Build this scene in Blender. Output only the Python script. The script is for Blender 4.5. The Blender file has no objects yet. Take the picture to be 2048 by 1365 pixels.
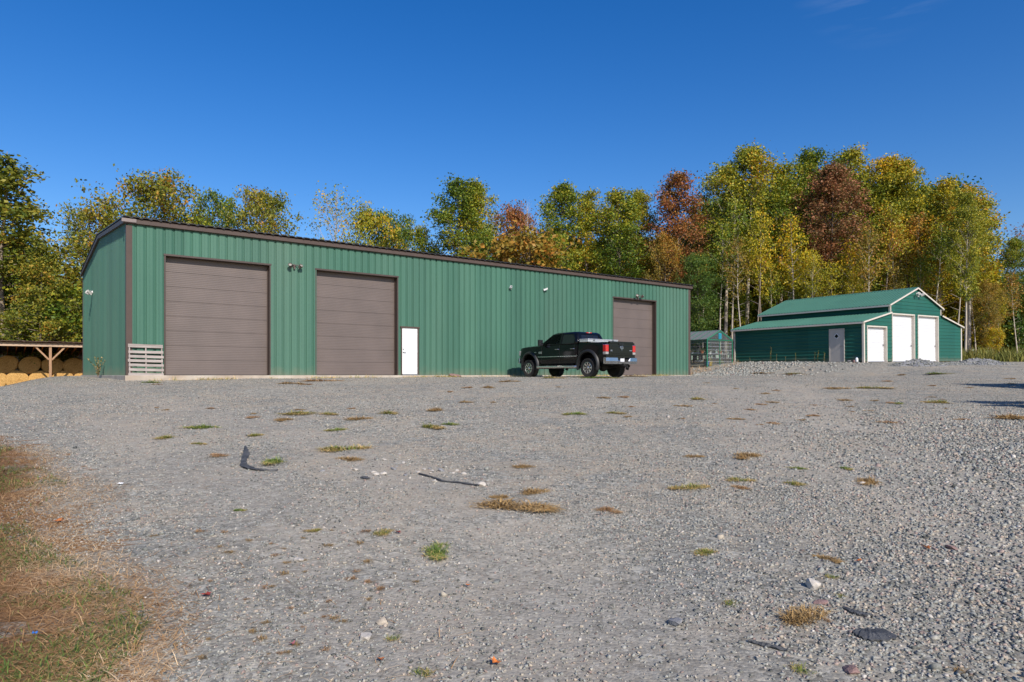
import bpy, math, random
import numpy as np
from mathutils import Vector, Matrix

# ------------------------------------------------------------------ camera, sky, sun, exposure
scene = bpy.context.scene
COL = scene.collection
F = 1365.0                     # focal length in photograph pixels (24 mm on a 36 mm frame, 2048 px wide)
cam_d = bpy.data.cameras.new("camera")
cam_d.lens = 24.0
cam_d.sensor_width = 36.0
cam_d.shift_y = 67.5 / 2048
cam_d.clip_start = 0.05
cam_d.clip_end = 5000
cam = bpy.data.objects.new("camera", cam_d)
cam.location = (0, 0, 0)       # the eye is the origin: it stands level with the shop's slab
cam.rotation_euler = (math.radians(90), 0, 0)
COL.objects.link(cam)
scene.camera = cam

SUN_EL = math.radians(35)
SUN_H = Vector((0.455, -0.890, 0)).normalized()
world = bpy.data.worlds.new("World")
scene.world = world
world.use_nodes = True
wn = world.node_tree
wn.nodes.clear()
sky = wn.nodes.new("ShaderNodeTexSky")
sky.sky_type = 'NISHITA'
sky.sun_disc = False
sky.sun_elevation = SUN_EL
sky.sun_rotation = math.atan2(SUN_H.x, SUN_H.y)
sky.altitude = 0
sky.air_density = 1.0
sky.dust_density = 0.8
sky.ozone_density = 3.0
hs = wn.nodes.new("ShaderNodeHueSaturation")
hs.inputs['Saturation'].default_value = 1.40
hs.inputs['Hue'].default_value = 0.512
bg = wn.nodes.new("ShaderNodeBackground")
bg.inputs['Strength'].default_value = 0.147
wo = wn.nodes.new("ShaderNodeOutputWorld")
wn.links.new(sky.outputs[0], hs.inputs['Color'])
# a faint wisp of high cloud low in the north-east
wtc = wn.nodes.new("ShaderNodeTexCoord")
wd_ = wn.nodes.new("ShaderNodeVectorMath"); wd_.operation = 'DISTANCE'
wd_.inputs[1].default_value = Vector((.54, 1, .615)).normalized()
wn.links.new(wtc.outputs['Generated'], wd_.inputs[0])
wmap = wn.nodes.new("ShaderNodeMapping"); wmap.inputs['Scale'].default_value = (5, 5, 42)
wn.links.new(wtc.outputs['Generated'], wmap.inputs[0])
wnz = wn.nodes.new("ShaderNodeTexNoise"); wnz.inputs['Scale'].default_value = 1.6; wnz.inputs['Detail'].default_value = 8
wn.links.new(wmap.outputs[0], wnz.inputs['Vector'])
wmr = wn.nodes.new("ShaderNodeMapRange"); wmr.inputs['From Min'].default_value = .10; wmr.inputs['From Max'].default_value = 0.0
wn.links.new(wd_.outputs['Value'], wmr.inputs['Value'])
wm2 = wn.nodes.new("ShaderNodeMapRange"); wm2.inputs['From Min'].default_value = .48; wm2.inputs['From Max'].default_value = .75; wm2.inputs['To Max'].default_value = .22
wn.links.new(wnz.outputs[0], wm2.inputs['Value'])
wmm = wn.nodes.new("ShaderNodeMath"); wmm.operation = 'MULTIPLY'
wn.links.new(wmr.outputs[0], wmm.inputs[0]); wn.links.new(wm2.outputs[0], wmm.inputs[1])
wmx = wn.nodes.new("ShaderNodeMix"); wmx.data_type = 'RGBA'; wmx.inputs[7].default_value = (5.2, 6.0, 7.0, 1)
wn.links.new(wmm.outputs[0], wmx.inputs[0]); wn.links.new(hs.outputs[0], wmx.inputs[6])
wn.links.new(wmx.outputs[2], bg.inputs[0])
wn.links.new(bg.outputs[0], wo.inputs[0])

sun_d = bpy.data.lights.new("sun", 'SUN')
sun_d.energy = 4.9
sun_d.angle = math.radians(0.53)
sun_d.color = (1.0, 0.94, 0.85)
sun = bpy.data.objects.new("sun", sun_d)
sv = Vector((SUN_H.x * math.cos(SUN_EL), SUN_H.y * math.cos(SUN_EL), math.sin(SUN_EL)))
sun.rotation_euler = sv.to_track_quat('Z', 'Y').to_euler()
sun.location = (30, -40, 60)
COL.objects.link(sun)

scene.view_settings.view_transform = 'Standard'
scene.view_settings.look = 'None'
scene.view_settings.exposure = -0.04
scene.view_settings.gamma = 1.0
scene.cycles.max_bounces = 6
scene.cycles.diffuse_bounces = 4
scene.cycles.glossy_bounces = 3
scene.cycles.transmission_bounces = 4
scene.cycles.transparent_max_bounces = 8
scene.cycles.caustics_reflective = False
scene.cycles.caustics_refractive = False

R = random.Random(7)
PI = math.pi

# ------------------------------------------------------------------ ground height
DU = (0.801, 0.5986)           # along the shop's long wall
DV = (-0.5986, 0.801)          # into the shop


def S(a, b, x):
    t = np.clip((np.asarray(x, dtype=float) - a) / (b - a), 0, 1)
    return t * t * (3 - 2 * t)


def gz(X, Y):
    X = np.asarray(X, dtype=float)
    Y = np.asarray(Y, dtype=float)
    u = DU[0] * X + DU[1] * Y
    v = DV[0] * X + DV[1] * Y
    slope = 0.0625 - 0.005 * S(0, 15, X)
    base = -1.6 + np.where(Y > 0, slope * Y, 0.02 * Y)
    cap = -0.12 + 0.06 * S(26, 40, Y) + 0.98 * S(33.5, 42, u)
    cap = cap + 0.75 * S(50, 66, Y) * S(10, 22, X)
    k = 0.14
    z = -k * np.logaddexp(-base / k, -cap / k)
    drop = np.maximum(S(3, -2, u) * S(24, 36, v), S(44.5, 54, v) * S(16, 6, u))
    z = z - 0.95 * drop
    z = z + 0.018 * np.sin(X * 1.1 + 0.7 * np.sin(Y * .6)) * np.sin(Y * 0.9 + X * .3) * S(45, 30, Y) * S(60, 40, np.abs(X))
    return z


def gz1(x, y):
    return float(gz(x, y))


def at(px, Z):
    """world x of photograph column px at depth Z"""
    return (px - 1024.0) / F * Z


def ground_hit(px, py):
    """the point of the ground seen at a photograph pixel"""
    Ys = np.linspace(2.5, 60, 6000)
    zz = gz(at(px, Ys), Ys)
    yy = 750 - F * zz / Ys
    k = np.where(yy <= py)[0]
    i = k[0] if len(k) else -1
    return float(at(px, Ys[i])), float(Ys[i]), float(zz[i])


# ------------------------------------------------------------------ materials
def new_mat(name):
    m = bpy.data.materials.new(name)
    m.use_nodes = True
    nt = m.node_tree
    p = nt.nodes["Principled BSDF"]
    return m, nt, p


def N(nt, t, **kw):
    n = nt.nodes.new(t)
    for k, v in kw.items():
        setattr(n, k, v)
    return n


def L(nt, a, b):
    nt.links.new(a, b)


def ramp(nt, stops, interp='LINEAR'):
    r = N(nt, "ShaderNodeValToRGB")
    r.color_ramp.interpolation = interp
    el = r.color_ramp.elements
    while len(el) < len(stops):
        el.new(0.5)
    for e, (p, c) in zip(el, stops):
        e.position = p
        e.color = (c[0], c[1], c[2], 1)
    return r


def texco(nt, scale=(1, 1, 1)):
    tc = N(nt, "ShaderNodeTexCoord")
    mp = N(nt, "ShaderNodeMapping")
    mp.inputs['Scale'].default_value = scale
    L(nt, tc.outputs['Object'], mp.inputs[0])
    return mp.outputs[0]


def mixc(nt, fac, a, b, blend='MIX'):
    m = N(nt, "ShaderNodeMix", data_type='RGBA', blend_type=blend)
    for sock, val in ((m.inputs[0], fac), (m.inputs[6], a), (m.inputs[7], b)):
        if isinstance(val, (int, float)):
            sock.default_value = val
        elif isinstance(val, tuple):
            sock.default_value = (val[0], val[1], val[2], 1)
        else:
            L(nt, val, sock)
    return m.outputs[2]


def math_n(nt, op, a, b=None, c=None):
    m = N(nt, "ShaderNodeMath", operation=op)
    for i, val in enumerate((a, b, c)):
        if val is None:
            continue
        if isinstance(val, (int, float)):
            m.inputs[i].default_value = val
        else:
            L(nt, val, m.inputs[i])
    return m.outputs[0]


def mat(name, col, rough=0.6, metal=0.0, var=0.15, scale=3.0, stretch=(1, 1, 1), bump=0.0, bscale=40.0,
        spec=0.5, dirt=None, dirt_amt=0.0, coat=0.0):
    m, nt, p = new_mat(name)
    co = texco(nt, stretch)
    nz = N(nt, "ShaderNodeTexNoise")
    nz.inputs['Scale'].default_value = scale
    nz.inputs['Detail'].default_value = 6
    nz.inputs['Roughness'].default_value = 0.65
    L(nt, co, nz.inputs['Vector'])
    lo = tuple(max(0, c * (1 - var)) for c in col)
    hi = tuple(min(1, c * (1 + var)) for c in col)
    r = ramp(nt, [(0.3, lo), (0.7, hi)])
    L(nt, nz.outputs[0], r.inputs[0])
    out = r.outputs[0]
    if dirt:
        n2 = N(nt, "ShaderNodeTexNoise")
        n2.inputs['Scale'].default_value = scale * 0.37
        n2.inputs['Detail'].default_value = 8
        L(nt, co, n2.inputs['Vector'])
        r2 = ramp(nt, [(0.45, (0, 0, 0)), (0.75, (dirt_amt,) * 3)])
        L(nt, n2.outputs[0], r2.inputs[0])
        out = mixc(nt, r2.outputs[0], out, dirt)
    L(nt, out, p.inputs['Base Color'])
    rr = math_n(nt, 'MULTIPLY_ADD', nz.outputs[0], 0.25, max(0.02, rough - 0.12))
    L(nt, rr, p.inputs['Roughness'])
    p.inputs['Metallic'].default_value = metal
    p.inputs['Specular IOR Level'].default_value = spec
    p.inputs['Coat Weight'].default_value = coat
    if bump:
        n3 = N(nt, "ShaderNodeTexNoise")
        n3.inputs['Scale'].default_value = bscale
        n3.inputs['Detail'].default_value = 4
        L(nt, co, n3.inputs['Vector'])
        b = N(nt, "ShaderNodeBump")
        b.inputs['Strength'].default_value = bump
        b.inputs['Distance'].default_value = 0.02
        L(nt, n3.outputs[0], b.inputs['Height'])
        L(nt, b.outputs[0], p.inputs['Normal'])
    return m


M = {}
M['green_wall'] = mat('green_wall_metal', (0.062, 0.152, 0.108), 0.5, var=0.10, scale=0.8, stretch=(1, 1, .15), dirt=(0.14, 0.20, 0.155), dirt_amt=0.35, spec=0.2)
def sheet_tone(m, foot=.5):
    nt = m.node_tree; p = nt.nodes["Principled BSDF"]
    src = p.inputs['Base Color'].links[0].from_socket
    tc = N(nt, "ShaderNodeTexCoord"); sx = N(nt, "ShaderNodeSeparateXYZ"); L(nt, tc.outputs['Object'], sx.inputs[0])
    k = math_n(nt, 'FLOOR', math_n(nt, 'DIVIDE', math_n(nt, 'ADD', sx.outputs[0], sx.outputs[1]), .915))
    wnz = N(nt, "ShaderNodeTexWhiteNoise", noise_dimensions='1D'); L(nt, k, wnz.inputs['W'])
    t = ramp(nt, [(0, (.90, .91, .92)), (1, (1.10, 1.09, 1.08))]); L(nt, wnz.outputs[0], t.inputs[0])
    c = mixc(nt, 1.0, src, t.outputs[0], 'MULTIPLY')
    n2 = N(nt, "ShaderNodeTexNoise"); n2.inputs['Scale'].default_value = 2.5; n2.inputs['Detail'].default_value = 8; L(nt, tc.outputs['Object'], n2.inputs['Vector'])
    f = math_n(nt, 'SUBTRACT', math_n(nt, 'MULTIPLY', n2.outputs[0], 1.1), math_n(nt, 'MULTIPLY', sx.outputs[2], 1.6))
    f = math_n(nt, 'MULTIPLY', math_n(nt, 'MINIMUM', math_n(nt, 'MAXIMUM', f, 0.0), .6), foot)
    L(nt, mixc(nt, f, c, (.24, .19, .13)), p.inputs['Base Color'])


sheet_tone(M['green_wall'])
M['brown_trim'] = mat('brown_trim_metal', (0.088, 0.064, 0.055), 0.5, var=0.10, scale=1.5, spec=.18)
M['jamb'] = mat('brown_jamb_metal', (0.060, 0.040, 0.032), 0.5, var=0.12, scale=1.5)
M['roof_dark'] = mat('dark_roof_metal', (0.022, 0.019, 0.018), 0.4, var=0.15, scale=1)
M['white_door'] = mat('white_door_paint', (0.80, 0.80, 0.80), 0.4, var=0.02, scale=2)
M['steel'] = mat('grey_steel', (0.35, 0.35, 0.36), 0.35, metal=0.8, var=0.15, scale=8)
M['lamp_bronze'] = mat('bronze_lamp_metal', (0.10, 0.075, 0.065), 0.45, var=0.2, scale=12)
M['lamp_pale'] = mat('pale_lamp_plastic', (0.62, 0.60, 0.57), 0.4, var=0.08, scale=9)
M['lens'] = mat('lamp_lens', (0.35, 0.33, 0.28), 0.15, var=0.05)
M['black_plastic'] = mat('black_plastic', (0.014, 0.014, 0.015), 0.5, var=0.3, scale=8)
M['concrete'] = mat('weathered_concrete', (0.46, 0.40, 0.33), 0.85, var=0.18, scale=2.5, bump=.25, dirt=(0.30, 0.20, 0.13), dirt_amt=0.6)
M['barn_green'] = mat('barn_green_metal', (0.014, 0.100, 0.074), 0.45, spec=.3, var=0.08, scale=0.9, stretch=(.3, .3, 1.5), dirt=(0.05, 0.14, 0.10), dirt_amt=.3)
M['barn_roof'] = mat('barn_roof_metal', (0.060, 0.165, 0.125), 0.45, spec=.3, var=0.08, scale=0.9)
sheet_tone(M['barn_green'], .7)
M['beige_trim'] = mat('beige_trim_metal', (0.62, 0.55, 0.47), 0.45, var=0.06, scale=2)
M['rollup_white'] = mat('white_curtain_metal', (0.70, 0.70, 0.71), 0.4, var=0.02, scale=2)
M['grey_door'] = mat('pale_grey_door_paint', (0.47, 0.43, 0.39), 0.45, var=0.04, scale=2)
M['dark_glass'] = mat('dark_glass', (0.010, 0.011, 0.013), 0.1, var=0.1, spec=0.6)
M['wood_grey'] = mat('weathered_pallet_wood', (0.36, 0.31, 0.28), 0.85, var=0.28, scale=7, stretch=(.25, 3, 3), bump=.4, bscale=30, dirt=(0.15, .12, .1), dirt_amt=.6)
M['wood_tan'] = mat('tan_lumber', (0.40, 0.235, 0.13), 0.8, var=0.22, scale=5, stretch=(3, 3, .4), bump=.3)
M['wood_fascia'] = mat('pale_fascia_lumber', (0.50, 0.36, 0.25), 0.8, var=0.2, scale=5, stretch=(.5, 3, 3), bump=.3)
M['wood_rust'] = mat('rafter_lumber', (0.62, 0.27, 0.09), 0.8, var=0.2, scale=5)
M['rust_roof'] = mat('rusty_brown_roof', (0.08, 0.035, 0.02), 0.6, var=0.3, scale=3)
M['galv'] = mat('galvanised_sheet', (0.60, 0.61, 0.66), 0.4, metal=0.0, var=0.12, scale=2)
M['bark'] = mat('grey_brown_bark', (0.26, 0.205, 0.155), 0.9, var=0.4, scale=3, stretch=(3, 3, .6), bump=.6, bscale=12)
M['bark_pale'] = mat('pale_grey_bark', (0.46, 0.39, 0.31), 0.9, var=0.35, scale=3, stretch=(3, 3, .6), bump=.5, bscale=12)
M['bark_dark'] = mat('dark_bark', (0.07, 0.055, 0.045), 0.9, var=0.35, scale=3, stretch=(3, 3, .6), bump=.5, bscale=12)
# truck
M['truck_paint'] = mat('black_car_paint', (0.0035, 0.0038, 0.0048), 0.12, var=0.1, scale=1, spec=0.28, coat=.2)
M['truck_trim'] = mat('black_textured_plastic', (0.013, 0.013, 0.014), 0.5, var=0.2, scale=20)
M['chrome'] = mat('chrome', (0.50, 0.50, 0.51), 0.24, metal=1.0, var=0.03)
M['alloy'] = mat('polished_alloy', (0.62, 0.60, 0.58), 0.25, metal=0.9, var=0.08)
M['diamond_plate'] = mat('bright_aluminium_plate', (0.72, 0.72, 0.72), 0.38, metal=0.6, var=0.08, scale=10, bump=.3, bscale=60)
M['tyre'] = mat('tyre_rubber', (0.020, 0.019, 0.018), 0.85, var=0.3, scale=12, dirt=(0.07, .06, .05), dirt_amt=.6)
M['red_lens'] = mat('red_lens', (0.50, 0.008, 0.012), 0.15, var=0.15, scale=14, coat=.5)
M['clear_lens'] = mat('clear_lens', (0.36, 0.33, 0.32), 0.15, var=0.1, coat=.5)
M['plate'] = mat('pale_plate', (0.66, 0.66, 0.70), 0.4, var=0.10, scale=25)
M['chassis'] = mat('dark_chassis_metal', (0.016, 0.014, 0.013), 0.7, var=0.3, scale=6)
M['frame_green'] = mat('green_greenhouse_frame', (0.025, 0.17, 0.10), 0.4, var=0.1)
M['vent_blue'] = mat('blue_green_vent', (0.03, 0.28, 0.38), 0.4, var=0.1)
M['terracotta'] = mat('terracotta', (0.50, 0.17, 0.07), 0.8, var=0.15, scale=8)
M['red_plastic'] = mat('red_plastic', (0.45, .05, .05), .5, var=.1)
M['yellow_plastic'] = mat('yellow_plastic', (0.60, 0.38, 0.03), 0.5, var=0.1)
M['white_plastic'] = mat('white_plastic', (0.72, 0.72, 0.72), 0.5, var=0.06)
M['blue_plastic'] = mat('blue_plastic', (0.03, 0.14, 0.42), 0.5, var=0.1)
M['rubber_scrap'] = mat('dusty_black_rubber', (0.050, 0.052, 0.056), 0.8, var=0.45, scale=14, bump=.6, bscale=50, dirt=(.16, .155, .15), dirt_amt=.6)
M['stone_pale'] = mat('pale_stone', (0.50, 0.45, 0.39), 0.9, var=0.2, scale=14, bump=.5, bscale=40)
M['stone_grey'] = mat('grey_stone', (0.24, 0.235, 0.235), 0.9, var=0.25, scale=14, bump=.5, bscale=40)
M['stone_rust'] = mat('red_brown_stone', (0.26, 0.16, 0.14), 0.9, var=0.25, scale=14, bump=.5, bscale=40)
M['leaf_orange'] = mat('orange_fallen_leaf', (0.55, 0.16, 0.03), 0.7, var=0.3, scale=30)
M['leaf_red'] = mat('red_fallen_leaf', (0.28, 0.04, 0.025), 0.7, var=0.3, scale=30)
M['leaf_pink'] = mat('pink_fallen_leaf', (0.50, 0.16, 0.17), 0.7, var=0.2, scale=30)
M['trailer_steel'] = mat('black_trailer_steel', (0.02, 0.02, 0.022), 0.5, var=0.3, scale=6)


def attr(nt, name):
    a = N(nt, "ShaderNodeAttribute", attribute_type='GEOMETRY', attribute_name=name)
    return a.outputs['Fac']


def leaf_mat(name, stops, trans=0.27, nscale=0.25):
    stops = [(q, tuple(min(.85, v * 1.28) for v in c)) for q, c in stops]
    """foliage: each leaf its own colour from a random number, clumps vary slowly through the crown"""
    m, nt, p = new_mat(name)
    a = attr(nt, 'rnd')
    geo = N(nt, "ShaderNodeNewGeometry")
    nz = N(nt, "ShaderNodeTexNoise")
    nz.inputs['Scale'].default_value = nscale
    nz.inputs['Detail'].default_value = 3
    L(nt, geo.outputs['Position'], nz.inputs['Vector'])
    f = math_n(nt, 'MULTIPLY_ADD', nz.outputs[0], 1.5, -0.75)
    f = math_n(nt, 'MULTIPLY_ADD', a, 0.75, math_n(nt, 'ADD', f, 0.12))
    r = ramp(nt, stops)
    L(nt, f, r.inputs[0])
    L(nt, r.outputs[0], p.inputs['Base Color'])
    p.inputs['Roughness'].default_value = 0.55
    p.inputs['Specular IOR Level'].default_value = 0.35
    tr = N(nt, "ShaderNodeBsdfTranslucent")
    L(nt, r.outputs[0], tr.inputs['Color'])
    mx = N(nt, "ShaderNodeMixShader")
    mx.inputs[0].default_value = trans
    L(nt, p.outputs[0], mx.inputs[1])
    L(nt, tr.outputs[0], mx.inputs[2])
    L(nt, mx.outputs[0], nt.nodes['Material Output'].inputs[0])
    return m


LF = {
    'green': leaf_mat('green_leaves', [(0.0, (0.042, 0.085, 0.010)), (0.45, (0.125, 0.175, 0.014)), (0.8, (0.29, 0.275, 0.020)), (1.0, (0.42, 0.30, 0.022))]),
    'dull': leaf_mat('dull_olive_leaves', [(0.0, (0.050, 0.080, 0.010)), (0.42, (0.150, 0.165, 0.018)), (0.78, (0.30, 0.245, 0.025)), (1.0, (0.38, 0.17, 0.026))]),
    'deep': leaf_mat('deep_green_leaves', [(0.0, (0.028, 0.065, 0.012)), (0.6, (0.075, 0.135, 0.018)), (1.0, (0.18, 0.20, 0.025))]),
    'olive': leaf_mat('olive_leaves', [(0.0, (0.065, 0.105, 0.010)), (0.42, (0.20, 0.215, 0.018)), (0.78, (0.40, 0.335, 0.022)), (1.0, (0.50, 0.24, 0.022))]),
    'yellow': leaf_mat('yellow_leaves', [(0.0, (0.08, 0.115, 0.010)), (0.42, (0.28, 0.255, 0.016)), (0.78, (0.52, 0.385, 0.016)), (1.0, (0.60, 0.27, 0.016))]),
    'orange': leaf_mat('orange_brown_leaves', [(0.0, (0.11, 0.115, 0.018)), (0.45, (0.24, 0.17, 0.024)), (0.8, (0.36, 0.19, 0.026)), (1.0, (0.40, 0.15, 0.026))]),
    'red': leaf_mat('rust_red_leaves', [(0.0, (0.085, 0.085, 0.016)), (0.4, (0.20, 0.10, 0.026)), (0.8, (0.31, 0.095, 0.034)), (1.0, (0.36, 0.17, 0.036))]),
    'maroon': leaf_mat('maroon_leaves', [(0.0, (0.10, 0.095, 0.025)), (0.45, (0.215, 0.105, 0.042)), (0.85, (0.30, 0.115, 0.055)), (1.0, (0.36, 0.18, 0.06))]),
}


def stone_mat(name):
    m, nt, p = new_mat(name)
    a = attr(nt, 'rnd')
    r = ramp(nt, [(0.0, (0.098, 0.099, 0.090)), (0.14, (0.185, 0.186, 0.167)), (0.42, (0.29, 0.29, 0.262)), (0.64, (0.375, 0.372, 0.334)),
                  (0.80, (0.47, 0.40, 0.31)), (0.90, (0.40, 0.30, 0.255)), (0.94, (0.22, 0.168, 0.152)), (1.0, (0.62, 0.57, 0.50))])
    L(nt, a, r.inputs[0])
    co = texco(nt)
    nz = N(nt, "ShaderNodeTexNoise")
    nz.inputs['Scale'].default_value = 120
    L(nt, co, nz.inputs['Vector'])
    k = ramp(nt, [(0.3, (.75, .75, .75)), (0.7, (1.15, 1.15, 1.15))])
    L(nt, nz.outputs[0], k.inputs[0])
    L(nt, mixc(nt, 1.0, r.outputs[0], k.outputs[0], 'MULTIPLY'), p.inputs['Base Color'])
    p.inputs['Roughness'].default_value = 0.9
    p.inputs['Specular IOR Level'].default_value = 0.1
    return m


M['stones'] = stone_mat('crushed_stone')


def straw_mat(name, stops):
    m, nt, p = new_mat(name)
    r = ramp(nt, stops)
    L(nt, attr(nt, 'rnd'), r.inputs[0])
    L(nt, r.outputs[0], p.inputs['Base Color'])
    p.inputs['Roughness'].default_value = 0.7
    p.inputs['Specular IOR Level'].default_value = 0.25
    return m


M['straw'] = straw_mat('dry_straw', [(0, (0.13, 0.07, 0.03)), (.35, (0.36, 0.19, 0.078)), (.7, (0.58, 0.35, 0.16)), (1, (0.78, 0.58, 0.35))])
M['blade'] = straw_mat('green_blades', [(0, (0.087, 0.145, 0.029)), (.5, (0.189, 0.275, 0.051)), (.75, (0.392, 0.392, 0.087)), (1, (0.812, 0.536, 0.217))])
M['lawn'] = straw_mat('lawn_blades', [(0, (0.055, 0.095, 0.02)), (.45, (0.12, 0.19, 0.035)), (.75, (0.20, 0.235, 0.05)), (.9, (0.30, 0.21, 0.09)), (1, (0.42, 0.28, 0.14))])
M['blade_mix'] = straw_mat('half_dry_blades', [(0, (0.105, 0.150, 0.030)), (.4, (0.270, 0.285, 0.053)), (.65, (0.495, 0.330, 0.120)), (1, (0.780, 0.540, 0.240))])
M['blade_dry'] = straw_mat('dry_blades', [(0, (0.195, 0.128, 0.053)), (.5, (0.375, 0.232, 0.090)), (1, (0.660, 0.435, 0.180))])
M['meadow'] = straw_mat('meadow_stems', [(0, (0.09, 0.12, 0.025)), (.5, (0.22, 0.21, 0.045)), (.8, (0.36, 0.25, 0.07)), (1, (0.38, 0.16, 0.08))])

# hay: straw fibres
m, nt, p = new_mat('round_bale_hay')
co = texco(nt)
n1 = N(nt, "ShaderNodeTexNoise"); n1.inputs['Scale'].default_value = 16; n1.inputs['Detail'].default_value = 8; n1.inputs['Distortion'].default_value = 1.6
L(nt, co, n1.inputs['Vector'])
r = ramp(nt, [(.25, (.26, .12, .03)), (.5, (.58, .33, .10)), (.75, (.78, .52, .20))])
L(nt, n1.outputs[0], r.inputs[0]); L(nt, r.outputs[0], p.inputs['Base Color'])
b = N(nt, "ShaderNodeBump"); b.inputs['Strength'].default_value = .8; b.inputs['Distance'].default_value = .05
L(nt, n1.outputs[0], b.inputs['Height']); L(nt, b.outputs[0], p.inputs['Normal'])
p.inputs['Roughness'].default_value = .9
M['hay'] = m

# garage door skin: fine horizontal embossing
m, nt, p = new_mat('brown_sectional_door')
co = texco(nt)
sx = N(nt, "ShaderNodeSeparateXYZ"); L(nt, co, sx.inputs[0])
w1 = math_n(nt, 'SINE', math_n(nt, 'MULTIPLY', sx.outputs[2], 2 * PI / 0.066))
n1 = N(nt, "ShaderNodeTexNoise"); n1.inputs['Scale'].default_value = 30
mp = N(nt, "ShaderNodeMapping"); mp.inputs['Scale'].default_value = (.15, 1, 4)
L(nt, co, mp.inputs[0]); L(nt, mp.outputs[0], n1.inputs['Vector'])
n2 = N(nt, "ShaderNodeTexNoise"); n2.inputs['Scale'].default_value = 1.2; n2.inputs['Detail'].default_value = 6
L(nt, co, n2.inputs['Vector'])
r = ramp(nt, [(.3, (.118, .092, .082)), (.7, (.142, .110, .098))]); L(nt, n2.outputs[0], r.inputs[0])
L(nt, r.outputs[0], p.inputs['Base Color'])
p.inputs['Roughness'].default_value = .5
b = N(nt, "ShaderNodeBump"); b.inputs['Strength'].default_value = .16; b.inputs['Distance'].default_value = .008
L(nt, math_n(nt, 'ADD', w1, n1.outputs[0]), b.inputs['Height']); L(nt, b.outputs[0], p.inputs['Normal'])
M['garage'] = m

# glazing of the greenhouse: twin-wall sheet
m, nt, p = new_mat('polycarbonate_sheet')
p.inputs['Base Color'].default_value = (.55, .58, .60, 1); p.inputs['Roughness'].default_value = .25
tb = N(nt, "ShaderNodeBsdfTransparent"); tb.inputs[0].default_value = (.86, .88, .88, 1)
mx = N(nt, "ShaderNodeMixShader"); mx.inputs[0].default_value = .06
L(nt, tb.outputs[0], mx.inputs[1]); L(nt, p.outputs[0], mx.inputs[2]); L(nt, mx.outputs[0], nt.nodes['Material Output'].inputs[0])
M['poly'] = m
m, nt, p = new_mat('cloudy_roof_sheet')
p.inputs['Base Color'].default_value = (.42, .44, .46, 1); p.inputs['Roughness'].default_value = .3
tb = N(nt, "ShaderNodeBsdfTransparent"); tb.inputs[0].default_value = (.8, .82, .82, 1)
mx = N(nt, "ShaderNodeMixShader"); mx.inputs[0].default_value = .42
L(nt, tb.outputs[0], mx.inputs[1]); L(nt, p.outputs[0], mx.inputs[2]); L(nt, mx.outputs[0], nt.nodes['Material Output'].inputs[0])
M['poly_roof'] = m
# truck side glass
m, nt, p = new_mat('truck_glass')
p.inputs['Base Color'].default_value = (.008, .009, .010, 1); p.inputs['Roughness'].default_value = .04
p.inputs['Specular IOR Level'].default_value = .7
tb = N(nt, "ShaderNodeBsdfTransparent"); tb.inputs[0].default_value = (.8, .84, .82, 1)
mx = N(nt, "ShaderNodeMixShader"); mx.inputs[0].default_value = .2
L(nt, tb.outputs[0], mx.inputs[1]); L(nt, p.outputs[0], mx.inputs[2]); L(nt, mx.outputs[0], nt.nodes['Material Output'].inputs[0])
M['truck_glass'] = m

# ------------------------------------------------------------------ mesh helpers
def tag(o, label=None, cat=None, group=None, kind=None):
    if label: o['label'] = label
    if cat: o['category'] = cat
    if group: o['group'] = group
    if kind: o['kind'] = kind
    return o


def empty(name, loc, rot=(0, 0, 0), label=None, cat=None, group=None):
    o = bpy.data.objects.new(name, None)
    o.empty_display_size = 0.3
    o.location = loc
    o.rotation_euler = rot
    COL.objects.link(o)
    return tag(o, label, cat, group)


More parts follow.
